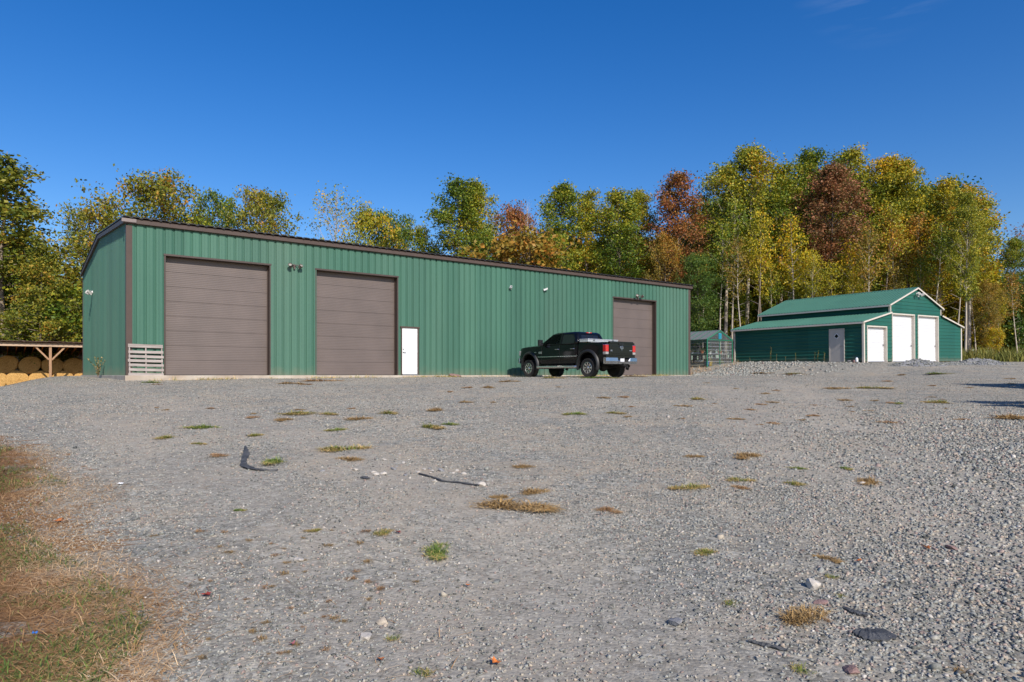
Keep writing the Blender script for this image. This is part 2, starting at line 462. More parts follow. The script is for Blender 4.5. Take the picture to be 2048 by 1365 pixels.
class MB:
    def __init__(s):
        s.v = []; s.f = []; s.m = []

    def add(s, vs, fs, mi=0):
        k = len(s.v)
        s.v += [tuple(p) for p in vs]
        s.f += [tuple(i + k for i in f) for f in fs]
        s.m += [mi] * len(fs)
        return s

    def box(s, x0, x1, y0, y1, z0, z1, mi=0, T=None):
        vs = [Vector((x, y, z)) for x in (x0, x1) for y in (y0, y1) for z in (z0, z1)]
        if T is not None: vs = [T @ p for p in vs]
        return s.add(vs, [(0, 1, 3, 2), (4, 6, 7, 5), (0, 4, 5, 1), (2, 3, 7, 6), (0, 2, 6, 4), (1, 5, 7, 3)], mi)

    def bar(s, p0, p1, w, h, mi=0, up=(0, 0, 1)):
        p0 = Vector(p0); p1 = Vector(p1); d = (p1 - p0).normalized()
        side = d.cross(Vector(up))
        if side.length < 1e-4: side = d.cross(Vector((0, 1, 0)))
        side.normalize(); u2 = side.cross(d)
        vs = [p + side * a * w / 2 + u2 * b * h / 2 for p in (p0, p1) for a, b in ((-1, -1), (1, -1), (1, 1), (-1, 1))]
        return s.add(vs, [(0, 3, 2, 1), (4, 5, 6, 7), (0, 1, 5, 4), (1, 2, 6, 5), (2, 3, 7, 6), (3, 0, 4, 7)], mi)

    def tube(s, pts, rad, n=8, mi=0, cap=True):
        pts = [Vector(p) for p in pts]
        if not hasattr(rad, '__len__'): rad = [rad] * len(pts)
        rings = []
        prev = None
        for i, p in enumerate(pts):
            d = (pts[min(i + 1, len(pts) - 1)] - pts[max(i - 1, 0)]).normalized()
            a = d.cross(Vector((0, 0, 1))) if prev is None else d.cross(prev).cross(d) * -1
            if prev is not None: a = prev - d * prev.dot(d)
            if a.length < 1e-4: a = d.cross(Vector((1, 0, 0)))
            a.normalize(); prev = a
            b = d.cross(a)
            rings.append([p + (a * math.cos(2 * PI * k / n) + b * math.sin(2 * PI * k / n)) * rad[i] for k in range(n)])
        vs = [q for rg in rings for q in rg]
        fs = [(i * n + k, i * n + (k + 1) % n, (i + 1) * n + (k + 1) % n, (i + 1) * n + k) for i in range(len(pts) - 1) for k in range(n)]
        if cap:
            fs.append(tuple(range(n - 1, -1, -1)))
            fs.append(tuple((len(pts) - 1) * n + k for k in range(n)))
        return s.add(vs, fs, mi)

    def prism(s, poly, d0, d1, axis='y', mi=0):
        """polygon in the plane normal to axis, pushed from d0 to d1"""
        def P(a, b, d):
            return {'y': (a, d, b), 'x': (d, a, b), 'z': (a, b, d)}[axis]
        n = len(poly)
        vs = [P(a, b, d0) for a, b in poly] + [P(a, b, d1) for a, b in poly]
        fs = [tuple(range(n)), tuple(range(2 * n - 1, n - 1, -1))] + [(i, i + n, (i + 1) % n + n, (i + 1) % n) for i in range(n)]
        return s.add(vs, fs, mi)

    def lathe(s, prof, axis='z', n=24, c=(0, 0, 0), mi=0, closed=False):
        vs = []
        for r, h in prof:
            for k in range(n):
                a = 2 * PI * k / n
                x, y = r * math.cos(a), r * math.sin(a)
                q = {'z': (x, y, h), 'y': (x, h, y), 'x': (h, x, y)}[axis]
                vs.append((q[0] + c[0], q[1] + c[1], q[2] + c[2]))
        m_ = len(prof)
        fs = [(i * n + k, i * n + (k + 1) % n, ((i + 1) % m_) * n + (k + 1) % n, ((i + 1) % m_) * n + k)
              for i in range(m_ if closed else m_ - 1) for k in range(n)]
        if not closed:
            fs += [tuple(range(n)), tuple((m_ - 1) * n + k for k in range(n))]
        return s.add(vs, fs, mi)

    def build(s, name, mats, parent=None, smooth=False, bevel=0.0, fix=True):
        me = bpy.data.meshes.new(name)
        me.from_pydata(s.v, [], s.f)
        if not isinstance(mats, (list, tuple)): mats = [mats]
        for m_ in mats: me.materials.append(m_)
        if len(mats) > 1: me.polygons.foreach_set('material_index', s.m)
        if fix:
            import bmesh
            bm = bmesh.new(); bm.from_mesh(me)
            bmesh.ops.recalc_face_normals(bm, faces=bm.faces)
            bm.to_mesh(me); bm.free()
        if smooth: me.polygons.foreach_set('use_smooth', [True] * len(me.polygons))
        me.update()
        o = bpy.data.objects.new(name, me)
        COL.objects.link(o)
        if parent: o.parent = parent
        if bevel:
            b = o.modifiers.new('bevel', 'BEVEL'); b.width = bevel; b.segments = 2; b.limit_method = 'ANGLE'; b.angle_limit = math.radians(40)
        return o


def np_mesh(name, V, Fq, rnd=None, mats=(), smooth=False):
    """mesh from numpy arrays; Fq (n,3) or (n,4)"""
    me = bpy.data.meshes.new(name)
    k = Fq.shape[1]
    me.vertices.add(len(V)); me.vertices.foreach_set('co', V.astype(np.float32).ravel())
    me.loops.add(Fq.size); me.loops.foreach_set('vertex_index', Fq.astype(np.int32).ravel())
    me.polygons.add(len(Fq)); me.polygons.foreach_set('loop_start', np.arange(0, Fq.size, k, dtype=np.int32))
    if rnd is not None:
        a = me.attributes.new('rnd', 'FLOAT', 'FACE'); a.data.foreach_set('value', rnd.astype(np.float32))
    if smooth: me.polygons.foreach_set('use_smooth', np.ones(len(Fq), dtype=bool))
    for m_ in mats: me.materials.append(m_)
    me.update(calc_edges=True)
    return me


def link(name, me, parent=None):
    o = bpy.data.objects.new(name, me)
    COL.objects.link(o)
    if parent: o.parent = parent
    return o


def set_mat(o, m_):
    """material on the object, so copies may share the mesh"""
    o.material_slots[0].link = 'OBJECT'
    o.material_slots[0].material = m_

# ------------------------------------------------------------------ the ground, one sheet to the horizon
def graded(lo, hi, a, b, fine, grow):
    xs = list(np.arange(a, b + 1e-6, fine))
    s_ = fine; x = b
    while x < hi:
        s_ *= grow; x += s_; xs.append(x)
    s_ = fine; x = a
    left = []
    while x > lo:
        s_ *= grow; x -= s_; left.append(x)
    return np.array(left[::-1] + xs)


def ragged(X, Y):
    return 0.35 * np.sin(X * 1.7 + 1.3 * np.sin(Y * 1.1)) + 0.25 * np.sin(Y * 2.3 + X * .6)


GE = np.array([(-30.0, 11.6), (-12.0, 11.2), (-8.0, 10.6), (-6.2, 9.2), (-4.8, 7.5), (-3.65, 5.8), (-2.55, 4.2), (-1.75, 3.1), (-1.2, 1.5), (-0.9, -2), (-0.9, -40)])


def grass_side(X, Y):
    """metres inside the lawn at the left (positive) from its edge"""
    X = np.asarray(X, float); Y = np.asarray(Y, float)
    order = np.argsort(GE[:, 1])
    ex = np.interp(Y, GE[order, 1], GE[order, 0])
    ex = np.where(Y > 11.6, -60, ex)
    return (ex - X) * 0.75


def forest_mask(X, Y):
    u = DU[0] * X + DU[1] * Y; v = DV[0] * X + DV[1] * Y
    behind = S(45.5, 47, v) * S(46, 43, u)
    right = S(0, 1.5, Y - (51.5 - .22 * np.maximum(X - 27, 0))) * S(9, 13, X)
    return np.maximum(behind, right)


TRACKS = []
for pxs, w_ in (([(1560, 768), (1626, 795), (1652, 838), (1762, 894), (1955, 965), (2200, 1060)], .55), ([(1430, 775), (1500, 812), (1520, 860), (1600, 925), (1790, 1010), (2150, 1180)], .55),
                ([(300, 800), (620, 880), (900, 1010), (1150, 1200), (1300, 1420)], .6), ([(200, 840), (460, 960), (640, 1080), (800, 1240), (880, 1420)], .6)):
    pp = [ground_hit(*q)[:2] for q in pxs]
    pp[-1] = (pp[-2][0] + (pp[-2][0] - pp[-3][0]) * .8, pp[-2][1] + (pp[-2][1] - pp[-3][1]) * .8)
    TRACKS.append((pp, w_))


def tracks(X, Y):
    """1 along the worn wheel tracks, 0 away from them"""
    X = np.asarray(X, float); Y = np.asarray(Y, float); out = np.zeros(X.shape)
    for pp, w_ in TRACKS:
        d = np.full(X.shape, 1e9)
        for (ax, ay), (bx_, by_) in zip(pp[:-1], pp[1:]):
            ex, ey = bx_ - ax, by_ - ay
            t = np.clip(((X - ax) * ex + (Y - ay) * ey) / (ex * ex + ey * ey + 1e-9), 0, 1)
            d = np.minimum(d, np.hypot(X - ax - t * ex, Y - ay - t * ey))
        out = np.maximum(out, S(w_ * 1.6, w_ * .3, d))
    return out


gxs = graded(-900, 900, -34, 44, 0.5, 1.22)
gys = graded(-60, 1500, -6, 66, 0.5, 1.22)
GX, GY = np.meshgrid(gxs, gys)
GZ = gz(GX, GY)
nx, ny = len(gxs), len(gys)
V = np.stack([GX.ravel(), GY.ravel(), GZ.ravel()], 1)
ii, jj = np.meshgrid(np.arange(nx - 1), np.arange(ny - 1))
a0 = (jj * nx + ii).ravel()
Fq = np.stack([a0, a0 + 1, a0 + nx + 1, a0 + nx], 1)
me = np_mesh("ground", V, Fq, smooth=True)
for nm, arr in (('lawn', np.clip(grass_side(GX, GY) * .5 + .5, 0, 1)), ('woods', forest_mask(GX, GY)),
                ('track', tracks(GX, GY))):
    at_ = me.attributes.new(nm, 'FLOAT', 'POINT'); at_.data.foreach_set('value', arr.ravel().astype(np.float32))

m, nt, p = new_mat('gravel_yard')
tc = N(nt, "ShaderNodeTexCoord"); P = tc.outputs['Object']


def noise(scale, detail=5, dist=0.0, rough=.6):
    n = N(nt, "ShaderNodeTexNoise"); n.inputs['Scale'].default_value = scale; n.inputs['Detail'].default_value = detail
    n.inputs['Distortion'].default_value = dist; n.inputs['Roughness'].default_value = rough
    L(nt, P, n.inputs['Vector']); return n.outputs[0]


def vor(scale, feature='F1'):
    n = N(nt, "ShaderNodeTexVoronoi", feature=feature); n.inputs['Scale'].default_value = scale
    L(nt, P, n.inputs['Vector']); return n


stops = [(0.0, (0.06, 0.058, 0.05)), (.25, (0.18, 0.175, 0.152)), (.5, (0.285, 0.276, 0.240)), (.75, (0.39, 0.376, 0.326)), (.9, (0.49, 0.425, 0.32)), (1, (.71, .68, .58))]
cols = []
for sc in (80, 44, 13):
    vo = vor(sc)
    sp = N(nt, "ShaderNodeSeparateColor"); L(nt, vo.outputs['Color'], sp.inputs[0])
    rr = ramp(nt, stops); L(nt, sp.outputs[0], rr.inputs[0])
    cols.append((rr.outputs[0], vo.outputs['Distance']))
g = mixc(nt, .72, cols[0][0], cols[1][0])
g = mixc(nt, .30, g, cols[2][0])
big = ramp(nt, [(.38, (.86, .87, .89)), (.62, (1.10, 1.08, 1.06))]); L(nt, noise(.35, 4, .5), big.inputs[0])
g = mixc(nt, 1.0, g, big.outputs[0], 'MULTIPLY')
# tan dust worked up through the stone
tanr = ramp(nt, [(.43, (0, 0, 0)), (.60, (.9, .9, .9))]); L(nt, noise(1.3, 9, .8, .72), tanr.inputs[0])
tanm = ramp(nt, [(.38, (0, 0, 0)), (.56, (1, 1, 1))]); L(nt, noise(.22, 3, .3), tanm.inputs[0])
tf = math_n(nt, 'MULTIPLY', tanr.outputs[0], math_n(nt, 'MULTIPLY_ADD', tanm.outputs[0], .75, .25))
g = mixc(nt, math_n(nt, 'MULTIPLY', tf, .8), g, (.43, .35, .255))
# wheel tracks: packed pale fines
tkf = math_n(nt, 'MULTIPLY', attr(nt, 'track'), math_n(nt, 'MULTIPLY_ADD', noise(1.1, 8, .6, .7), 1.4, -.34))
tkf = math_n(nt, 'MINIMUM', math_n(nt, 'MAXIMUM', tkf, 0.0), .75)
g = mixc(nt, tkf, g, (.42, .365, .295))
# rusty litter specks
lit = ramp(nt, [(.60, (0, 0, 0)), (.70, (.65, .65, .65))]); L(nt, noise(2.6, 10, 1.5, .78), lit.inputs[0])
g = mixc(nt, math_n(nt, 'MULTIPLY', lit.outputs[0], tanm.outputs[0]), g, (.28, .15, .07))
# lawn soil and thatch, with a ragged edge
edge = noise(1.6, 9, 1.2, .75)
lf = math_n(nt, 'MULTIPLY_ADD', edge, 2.0, -1.05)
lf = math_n(nt, 'ADD', lf, attr(nt, 'lawn'))
lr = ramp(nt, [(.48, (0, 0, 0)), (.60, (1, 1, 1))]); L(nt, lf, lr.inputs[0])
soil = ramp(nt, [(.3, (.10, .055, .024)), (.5, (.25, .135, .062)), (.7, (.48, .30, .16))]); L(nt, noise(9, 9, 2.0, .75), soil.inputs[0])
g = mixc(nt, lr.outputs[0], g, soil.outputs[0])
lit2 = ramp(nt, [(.3, (.035, .026, .014)), (.55, (.10, .062, .026)), (.75, (.19, .11, .04))]); L(nt, noise(3, 9, 1.0, .75), lit2.inputs[0])
wf = math_n(nt, 'ADD', attr(nt, 'woods'), math_n(nt, 'MULTIPLY_ADD', edge, .8, -.4))
wr = ramp(nt, [(.4, (0, 0, 0)), (.6, (1, 1, 1))]); L(nt, wf, wr.inputs[0])
g = mixc(nt, wr.outputs[0], g, lit2.outputs[0])
L(nt, g, p.inputs['Base Color'])
p.inputs['Roughness'].default_value = .95
p.inputs['Specular IOR Level'].default_value = .04
h = math_n(nt, 'ADD', math_n(nt, 'MULTIPLY', cols[1][1], -.9), noise(70, 6, 0, .75))
b = N(nt, "ShaderNodeBump"); b.inputs['Strength'].default_value = .5; b.inputs['Distance'].default_value = .012
L(nt, h, b.inputs['Height']); L(nt, b.outputs[0], p.inputs['Normal'])
me.materials.append(m)
ground = link("ground", me)
tag(ground, kind='structure')

# ------------------------------------------------------------------ loose stones
CUBE = np.array([(-1, -1, -1), (1, -1, -1), (1, 1, -1), (-1, 1, -1), (-1, -1, 1), (1, -1, 1), (1, 1, 1), (-1, 1, 1)], float)
CF = np.array([(0, 3, 2, 1), (4, 5, 6, 7), (0, 1, 5, 4), (1, 2, 6, 5), (2, 3, 7, 6), (3, 0, 4, 7)])


def stones_mesh(name, X, Y, r, seed, flat=.62, sink=.25, Z=None, rnd=None):
    rs = np.random.default_rng(seed)
    n = len(X)
    P_ = CUBE[None] * (1 + rs.uniform(-.55, .25, (n, 8, 3)))
    P_ *= rs.uniform(.65, 1.25, (n, 1, 3))
    # random turn: mostly about z, some tilt
    a = rs.uniform(0, 2 * PI, n); t = rs.normal(0, .5, n); t2 = rs.normal(0, .5, n)
    P_[:, :, 2] *= flat
    y, z = P_[:, :, 1].copy(), P_[:, :, 2].copy()
    P_[:, :, 1] = y * np.cos(t)[:, None] - z * np.sin(t)[:, None]
    P_[:, :, 2] = y * np.sin(t)[:, None] + z * np.cos(t)[:, None]
    x, z = P_[:, :, 0].copy(), P_[:, :, 2].copy()
    P_[:, :, 0] = x * np.cos(t2)[:, None] - z * np.sin(t2)[:, None]
    P_[:, :, 2] = x * np.sin(t2)[:, None] + z * np.cos(t2)[:, None]
    x, y = P_[:, :, 0].copy(), P_[:, :, 1].copy()
    P_[:, :, 0] = x * np.cos(a)[:, None] - y * np.sin(a)[:, None]
    P_[:, :, 1] = x * np.sin(a)[:, None] + y * np.cos(a)[:, None]
    P_ *= (r * .6)[:, None, None]
    zz = gz(X, Y) if Z is None else Z
    P_ += np.stack([X, Y, zz + r * flat * .6 * (1 - 2 * sink)], 1)[:, None, :]
    V = P_.reshape(-1, 3)
    Fq = (CF[None] + (np.arange(n) * 8)[:, None, None]).reshape(-1, 4)
    c = rs.random(n) if rnd is None else rnd
    return np_mesh(name, V, Fq, rnd=np.repeat(c, 6), mats=[M['stones']])


def scatter(rs, y0, y1, dens):
    out = []
    w = lambda y: .86 * abs(y) + 1.2
    n = int(dens * (w(y0) + w(y1)) * (y1 - y0))
    Y = rs.uniform(y0, y1, n * 2); keep = rs.random(n * 2) < w(Y) / w(y1)
    Y = Y[keep][:n]
    X = rs.uniform(-1, 1, len(Y)) * w(Y)
    return X, Y


rs = np.random.default_rng(3)
XS, YS, RS = [], [], []
for y0, y1, dens, r0, r1 in ((2.3, 4.2, 2600, .0085, .020), (4.2, 7, 1700, .0095, .021), (7, 11, 800, .011, .025), (11, 17, 330, .014, .032), (17, 26, 170, .015, .030), (26, 40, 60, .018, .036)):
    X, Y = scatter(rs, y0, y1, dens)
    coarse = S(-1.5, 5.5, X - .25 * Y) * S(17, 8, Y)
    r = (r0 + (r1 - r0) * rs.random(len(X)) ** 2.0) * (.78 + .22 * coarse) * (1 + 1.2 * coarse * rs.random(len(X)) ** 1.5)
    lump = .5 + .5 * np.sin(X * 2.1 + np.sin(Y * 1.7) * 1.5) * np.sin(Y * 1.3 + X * .5)
    keep = (rs.random(len(X)) < (.40 + .55 * lump + .4 * coarse) * (1 - .5 * tracks(X, Y))) & (grass_side(X, Y) + ragged(X, Y) * .6 < .25)
    XS.append(X[keep]); YS.append(Y[keep]); RS.append(r[keep])
# a few larger chips
X, Y = scatter(rs, 2.5, 13, 9)
coarse = S(-1.5, 5.5, X - .25 * Y)
keep = (rs.random(len(X)) < .12 + .88 * coarse) & (grass_side(X, Y) < -.3)
XS.append(X[keep]); YS.append(Y[keep]); RS.append(.018 + .028 * rs.random(keep.sum()) ** 2)
X, Y, r = np.concatenate(XS), np.concatenate(YS), np.concatenate(RS)
o = link("gravel", stones_mesh("gravel", X, Y, r, 5, flat=.62, sink=.34))
tag(o, kind='stuff', label='loose grey crushed stone strewn over the yard', cat='gravel')

# rough rock along the low side of the green barn
u_ = rs.uniform(33.2, 41.3, 3600); w_ = rs.random(3600)
v_ = np.where(w_ < .85, 23.2 + (u_ - 33) * -.1 + rs.random(3600) * (5.2 + .55 * (u_ - 33)), 19 + 7 * rs.random(3600))
X = DU[0] * u_ + DV[0] * v_; Y = DU[1] * u_ + DV[1] * v_
def in_glass(X, Y, m_=.25):
    dx, dy = X - 13.143, Y - 46.0
    a_, b_ = .828 * dx + .56 * dy, -.56 * dx + .828 * dy
    return (a_ > -m_) & (a_ < 2.6 + m_) & (b_ > -m_ - .3) & (b_ < 3.7 + m_)


ok = (~in_glass(X, Y, .5)) & (X * F / Y + 1024 > 1385) & (forest_mask(X, Y) < .5) & ((X - 21.4) * -.828 + (Y - 41.5) * -.56 > .12)
X, Y = X[ok], Y[ok]
r = .03 + .085 * rs.random(len(X)) ** 2.2
o = link("rock_rubble", stones_mesh("rock_rubble", X, Y, r, 11, flat=.65, sink=.3, rnd=np.clip(.22 + .5 * rs.random(len(X)) + .28 * (rs.random(len(X)) < .18), 0, 1)))
tag(o, kind='stuff', label='band of broken pale grey rock along the foot of the green barn', cat='rubble')


def pile(px, Z, rx, ry, h, label, seed):
    cx = at(px, Z); cz = gz1(cx, Z)
    rs2 = np.random.default_rng(seed)
    n = 36
    root = empty("gravel_pile", (cx, Z, cz), label=label, cat='gravel pile')
    g_ = np.linspace(-1.25, 1.25, n)
    A, B = np.meshgrid(g_, g_)
    rr = np.sqrt(A ** 2 + B ** 2) * (1 + .18 * np.sin(3 * np.arctan2(B, A) + seed) + .1 * np.sin(7 * np.arctan2(B, A)))
    Hh = h * np.clip(1 - rr, 0, 1) ** .85 * (1 + .25 * np.sin(A * 7 + seed) * np.sin(B * 6)) + rs2.normal(0, .012, A.shape) * (rr < 1)
    gx, gy = A * rx, B * ry
    zz = gz(cx + gx, Z + gy) - cz + Hh - .03
    V = np.stack([gx.ravel(), gy.ravel(), zz.ravel()], 1)
    i2, j2 = np.meshgrid(np.arange(n - 1), np.arange(n - 1)); a = (j2 * n + i2).ravel()
    mo = link("mound", np_mesh("mound", V, np.stack([a, a + 1, a + n + 1, a + n], 1), mats=[M['stone_grey']], smooth=True), root)
    k = 1500
    q = rs2.random(k) ** .5; th = rs2.random(k) * 2 * PI
    sx, sy = q * np.cos(th) * 1.15, q * np.sin(th) * 1.15
    fi = np.clip(((sx + 1.25) / 2.5 * (n - 1)).round().astype(int), 0, n - 1); fj = np.clip(((sy + 1.25) / 2.5 * (n - 1)).round().astype(int), 0, n - 1)
    me_ = stones_mesh("loose_stone", sx * rx, sy * ry, .02 + .05 * rs2.random(k) ** 2.5, seed + 1, Z=zz[fj, fi], rnd=.12 + .6 * rs2.random(k))
    so = link("loose_stone", me_, root); tag(so, kind='stuff')


pile(1836, 37.3, 1.35, 1.1, .36, 'pointed heap of grey gravel in front of the tall white doors', 21)
pile(1962, 38.5, 1.7, 1.2, .34, 'low spread heap of grey gravel right of the green barn', 22)
pile(1895, 38.0, 1.5, .9, .14, 'flattened low ridge of gravel between the two heaps by the barn', 23)

# ------------------------------------------------------------------ lawn at the left: thatch and green blades
def blades(name, X, Y, length, width, lean, seed, mat_, z0=0.0, rnd=None, curl=.5, local_z=None):
    rs2 = np.random.default_rng(seed)
    n = len(X)
    a = rs2.uniform(0, 2 * PI, n)
    dx, dy = np.cos(a), np.sin(a)
    z = (gz(X, Y) if local_z is None else local_z) + z0
    base = np.stack([X, Y, z], 1)
    side = np.stack([-dy, dx, np.zeros(n)], 1) * width[:, None] / 2
    d1 = np.stack([dx * np.cos(lean), dy * np.cos(lean), np.sin(lean)], 1)
    l2 = lean - curl
    d2 = np.stack([dx * np.cos(l2), dy * np.cos(l2), np.sin(l2)], 1)
    mid = base + d1 * (length * .55)[:, None]
    tip = mid + d2 * (length * .45)[:, None]
    tip[:, 2] = np.maximum(tip[:, 2], z + .002)
    V = np.stack([base - side, base + side, mid + side * .8, mid - side * .8, tip - side * .12, tip + side * .12], 1).reshape(-1, 3)
    k = np.arange(n)[:, None] * 6
    Fq = np.concatenate([k + np.array([[0, 1, 2, 3]]), k + np.array([[3, 2, 5, 4]])], 0)
    c = rs2.random(n) if rnd is None else rnd
    return np_mesh(name, V, Fq, rnd=np.concatenate([c, c]), mats=[mat_])


n = 260000
Y = 2.2 + 10.2 * rs.random(n) ** 1.5
X = -(.55 * Y) - rs.random(n) * (2.2 + .5 * Y) + .5 + 2.2 * rs.random(n) ** 3
gs = grass_side(X, Y) + ragged(X, Y) * .45
ok = (gs > -2.4) & (rs.random(n) < np.clip(np.where(gs < .5, .42 + gs * 1.9, .62 + .35 * np.sin(X * 2.3 + Y) * np.sin(Y * 1.9)), .014 * np.clip(1 + .5 * gs, 0, 1) * (1 + np.sin(X * 3 + Y) * np.sin(Y * 2.3)), 1)) & (X > -1.02 * Y - 1.2)
X, Y, gs = X[ok], Y[ok], gs[ok]
patch = np.sin(X * 1.9 + 1.2) * np.sin(Y * 1.5 + .5) + .5 * np.sin(X * 4.3 + Y * 3.1)
dry = np.clip(rs.random(len(X)) * .55 + .22 * patch + .34 - .50 * np.clip(gs, 0, .8), 0, 1)
me1 = blades("thatch", X, Y, .05 + .09 * rs.random(len(X)), .0022 + .0025 * rs.random(len(X)), rs.normal(.12, .16, len(X)), 31, M['straw'], z0=.004, rnd=dry, curl=.25)
o = link("dry_thatch", me1); tag(o, kind='stuff', label='mat of brown mown straw along the lawn edge', cat='thatch')
n = 170000
Y = 2.2 + 10.0 * rs.random(n) ** 1.4
X = -(.55 * Y) - rs.random(n) * (2.2 + .5 * Y) + .3
gs = grass_side(X, Y) + ragged(X, Y) * .5
patch = np.sin(X * 1.7 + 2.0) * np.sin(Y * 1.45 + .9) + .45 * np.sin(X * 4.1 + Y * 2.7) + .3 * np.sin(Y * 6 - X * 3)
ok = (gs > .12) & (rs.random(n) < np.clip((patch + .32 + .15 * np.clip(gs, 0, 1.5)) * 1.6, .03, 1)) & (X > -1.02 * Y - 1.2)
X, Y = X[ok], Y[ok]
me1 = blades("grass", X, Y, .035 + .06 * rs.random(len(X)), .0028 + .003 * rs.random(len(X)), rs.normal(.42, .3, len(X)), 33, M['lawn'], rnd=np.clip(rs.random(len(X)) * .9 + .1 - .25 * np.sin(X * 2.2 + Y * 1.7), 0, 1), curl=.6)
o = link("lawn_grass", me1); tag(o, kind='stuff', label='green and yellowing lawn grass in clumps at the left edge', cat='grass')

# tall meadow weeds at the wood's edge on the right and behind the greenhouse
n = 34000
X = rs.uniform(20, 56, n); Y = 44 + rs.random(n) * 11
fm = forest_mask(X, Y)
ok = (fm > .35) & (X * .7 < Y * .62)
X, Y = X[ok], Y[ok]
me1 = blades("meadow", X, Y, (.45 + 1.0 * rs.random(len(X)) ** 1.5), .02 + .04 * rs.random(len(X)), rs.normal(1.25, .22, len(X)), 35, M['meadow'], rnd=np.clip(.45 * rs.random(len(X)) + .4 * (np.sin(X * .9) * np.sin(Y * 1.1 + X * .3) * .5 + .5), 0, 1), curl=.5)
o = link("tall_weeds", me1); tag(o, kind='stuff', label='tall green and russet weeds along the edge of the wood', cat='weeds')
n = 14000
u_ = rs.uniform(31, 41.5, n); v_ = rs.uniform(27.5, 47, n)
X = DU[0] * u_ + DV[0] * v_; Y = DU[1] * u_ + DV[1] * v_
ok = (~in_glass(X, Y)) & (X * F / Y + 1024 > 1378) & (X < 15.6) & (rs.random(n) < .8) & (u_ > 34.3)
X, Y = X[ok], Y[ok]
me1 = blades("dry_grass", X, Y, .10 + .22 * rs.random(len(X)), .006 + .010 * rs.random(len(X)), rs.normal(1.0, .3, len(X)), 37, M['straw'], rnd=.3 + .6 * rs.random(len(X)), curl=.6)
o = link("dry_grass", me1); tag(o, kind='stuff', label='dry tan grass beside the small greenhouse', cat='grass')
# scrub of straw and weeds along the foot of the long green shop
n = 15000
u_ = rs.uniform(3.6, 34, n); dv = np.abs(rs.normal(0, .42, n))
clump = np.sin(u_ * 1.3) + .7 * np.sin(u_ * 3.1 + 1) + .5 * np.sin(u_ * 7.7)
ok = (rs.random(n) < np.clip(.22 + .35 * clump, .02, 1) * np.where(u_ > 14.8, 1.0, .55)) & (dv < 1.6)
u_, dv = u_[ok], dv[ok]
v_ = 26.83 - dv
X = DU[0] * u_ + DV[0] * v_; Y = DU[1] * u_ + DV[1] * v_
me1 = blades("scrub", X, Y, .06 + .13 * rs.random(len(X)), .007 + .008 * rs.random(len(X)), rs.normal(.7, .4, len(X)), 39, M['blade_mix'], rnd=np.clip(.25 + .75 * rs.random(len(X)), 0, 1), curl=.6)
o = link("wall_weeds", me1); tag(o, kind='stuff', label='straw and short weeds along the foot of the long green shop', cat='weeds')

# ------------------------------------------------------------------ the long green shop
SX, SY = at(255, 23.9), 23.9
SA = math.atan2(DU[1], DU[0])
LEN, DEP, HT, RISE = 30.48, 16.0, 5.48, 0.70
shop = empty("metal_shop", (SX, SY, 0), (0, 0, SA), 'long green ribbed metal shop with three brown overhead doors and brown trim', 'workshop')


def rib_profile(x0, x1, pitch=.305, phase=0.0):
    pts = []
    k = math.floor((x0 - phase) / pitch) - 1
    while True:
        c = phase + k * pitch
        if c - pitch > x1: break
        for dx, d in ((0, .040), (.055, .040), (.063, .046), (.077, .046), (.085, .040), (.175, .040), (.252, .002), (.274, .0), (.290, .040)):
            x = c + dx
            if x0 - 1e-6 <= x <= x1 + 1e-6: pts.append((x, d))
        k += 1
    if not pts or pts[0][0] > x0 + 1e-4: pts.insert(0, (x0, pts[0][1] if pts else .02))
    if pts[-1][0] < x1 - 1e-4: pts.append((x1, pts[-1][1]))
    return pts


def ribbed(mb, x0, x1, z0, z1, place, phase=0.0, pitch=.305):
    """vertical ribbed sheet; place(x, d, z) puts it; z0/z1 numbers or functions of x"""
    pr = rib_profile(x0, x1, pitch, phase)
    vs, fs = [], []
    for x, d in pr:
        vs.append(place(x, d, z0(x) if callable(z0) else z0)); vs.append(place(x, d, z1(x) if callable(z1) else z1))
    for i in range(len(pr) - 1): fs.append((2 * i, 2 * i + 2, 2 * i + 3, 2 * i + 1))
    mb.add(vs, fs)


DOORS = [(1.21, 4.90, 4.29), (6.80, 10.46, 4.29), (23.86, 27.36, 4.31)]
WD = (10.66, 11.52, 2.13)
front = lambda x, d, z: (x, -d, z)
w = MB()
cuts = sorted(DOORS + [WD])
x = 0.0
ZT = HT - .05
for a, b_, h_ in cuts:
    ribbed(w, x, a, -.02, ZT, front); ribbed(w, a, b_, h_, ZT, front); x = b_
ribbed(w, x, LEN, -.02, ZT, front)
fw = w.build("front_wall", M['green_wall'], shop, fix=False)
gable = lambda y: HT - .06 + RISE * (1 - abs(y - DEP / 2) / (DEP / 2))
w = MB(); ribbed(w, 0, DEP, -.9, gable, lambda y, d, z: (-d, y, z)); w.build("side_wall", M['green_wall'], shop, fix=False)
w = MB(); ribbed(w, 0, DEP, -.9, gable, lambda y, d, z: (LEN + d, y, z)); w.build("side_wall", M['green_wall'], shop, fix=False)
w = MB(); ribbed(w, 0, LEN, -.9, ZT, lambda x, d, z: (x, DEP + d, z)); w.build("rear_wall", M['green_wall'], shop, fix=False)
# roof: ribbed sheets on both slopes, ribs ending over the eave
w = MB()
for sgn in (0, 1):
    def place(x, d, t, sgn=sgn):
        y = -.21 + t * (DEP / 2 + .21)
        z = HT + .03 + RISE * y / (DEP / 2) + d
        return (x, y if not sgn else DEP - y, z)
    ribbed(w, -.135, LEN + .16, 0, 1, place, phase=.15)
ro = w.build("roof", M['roof_dark'], shop, fix=False)
md = ro.modifiers.new('thick', 'SOLIDIFY'); md.thickness = .035; md.offset = -1
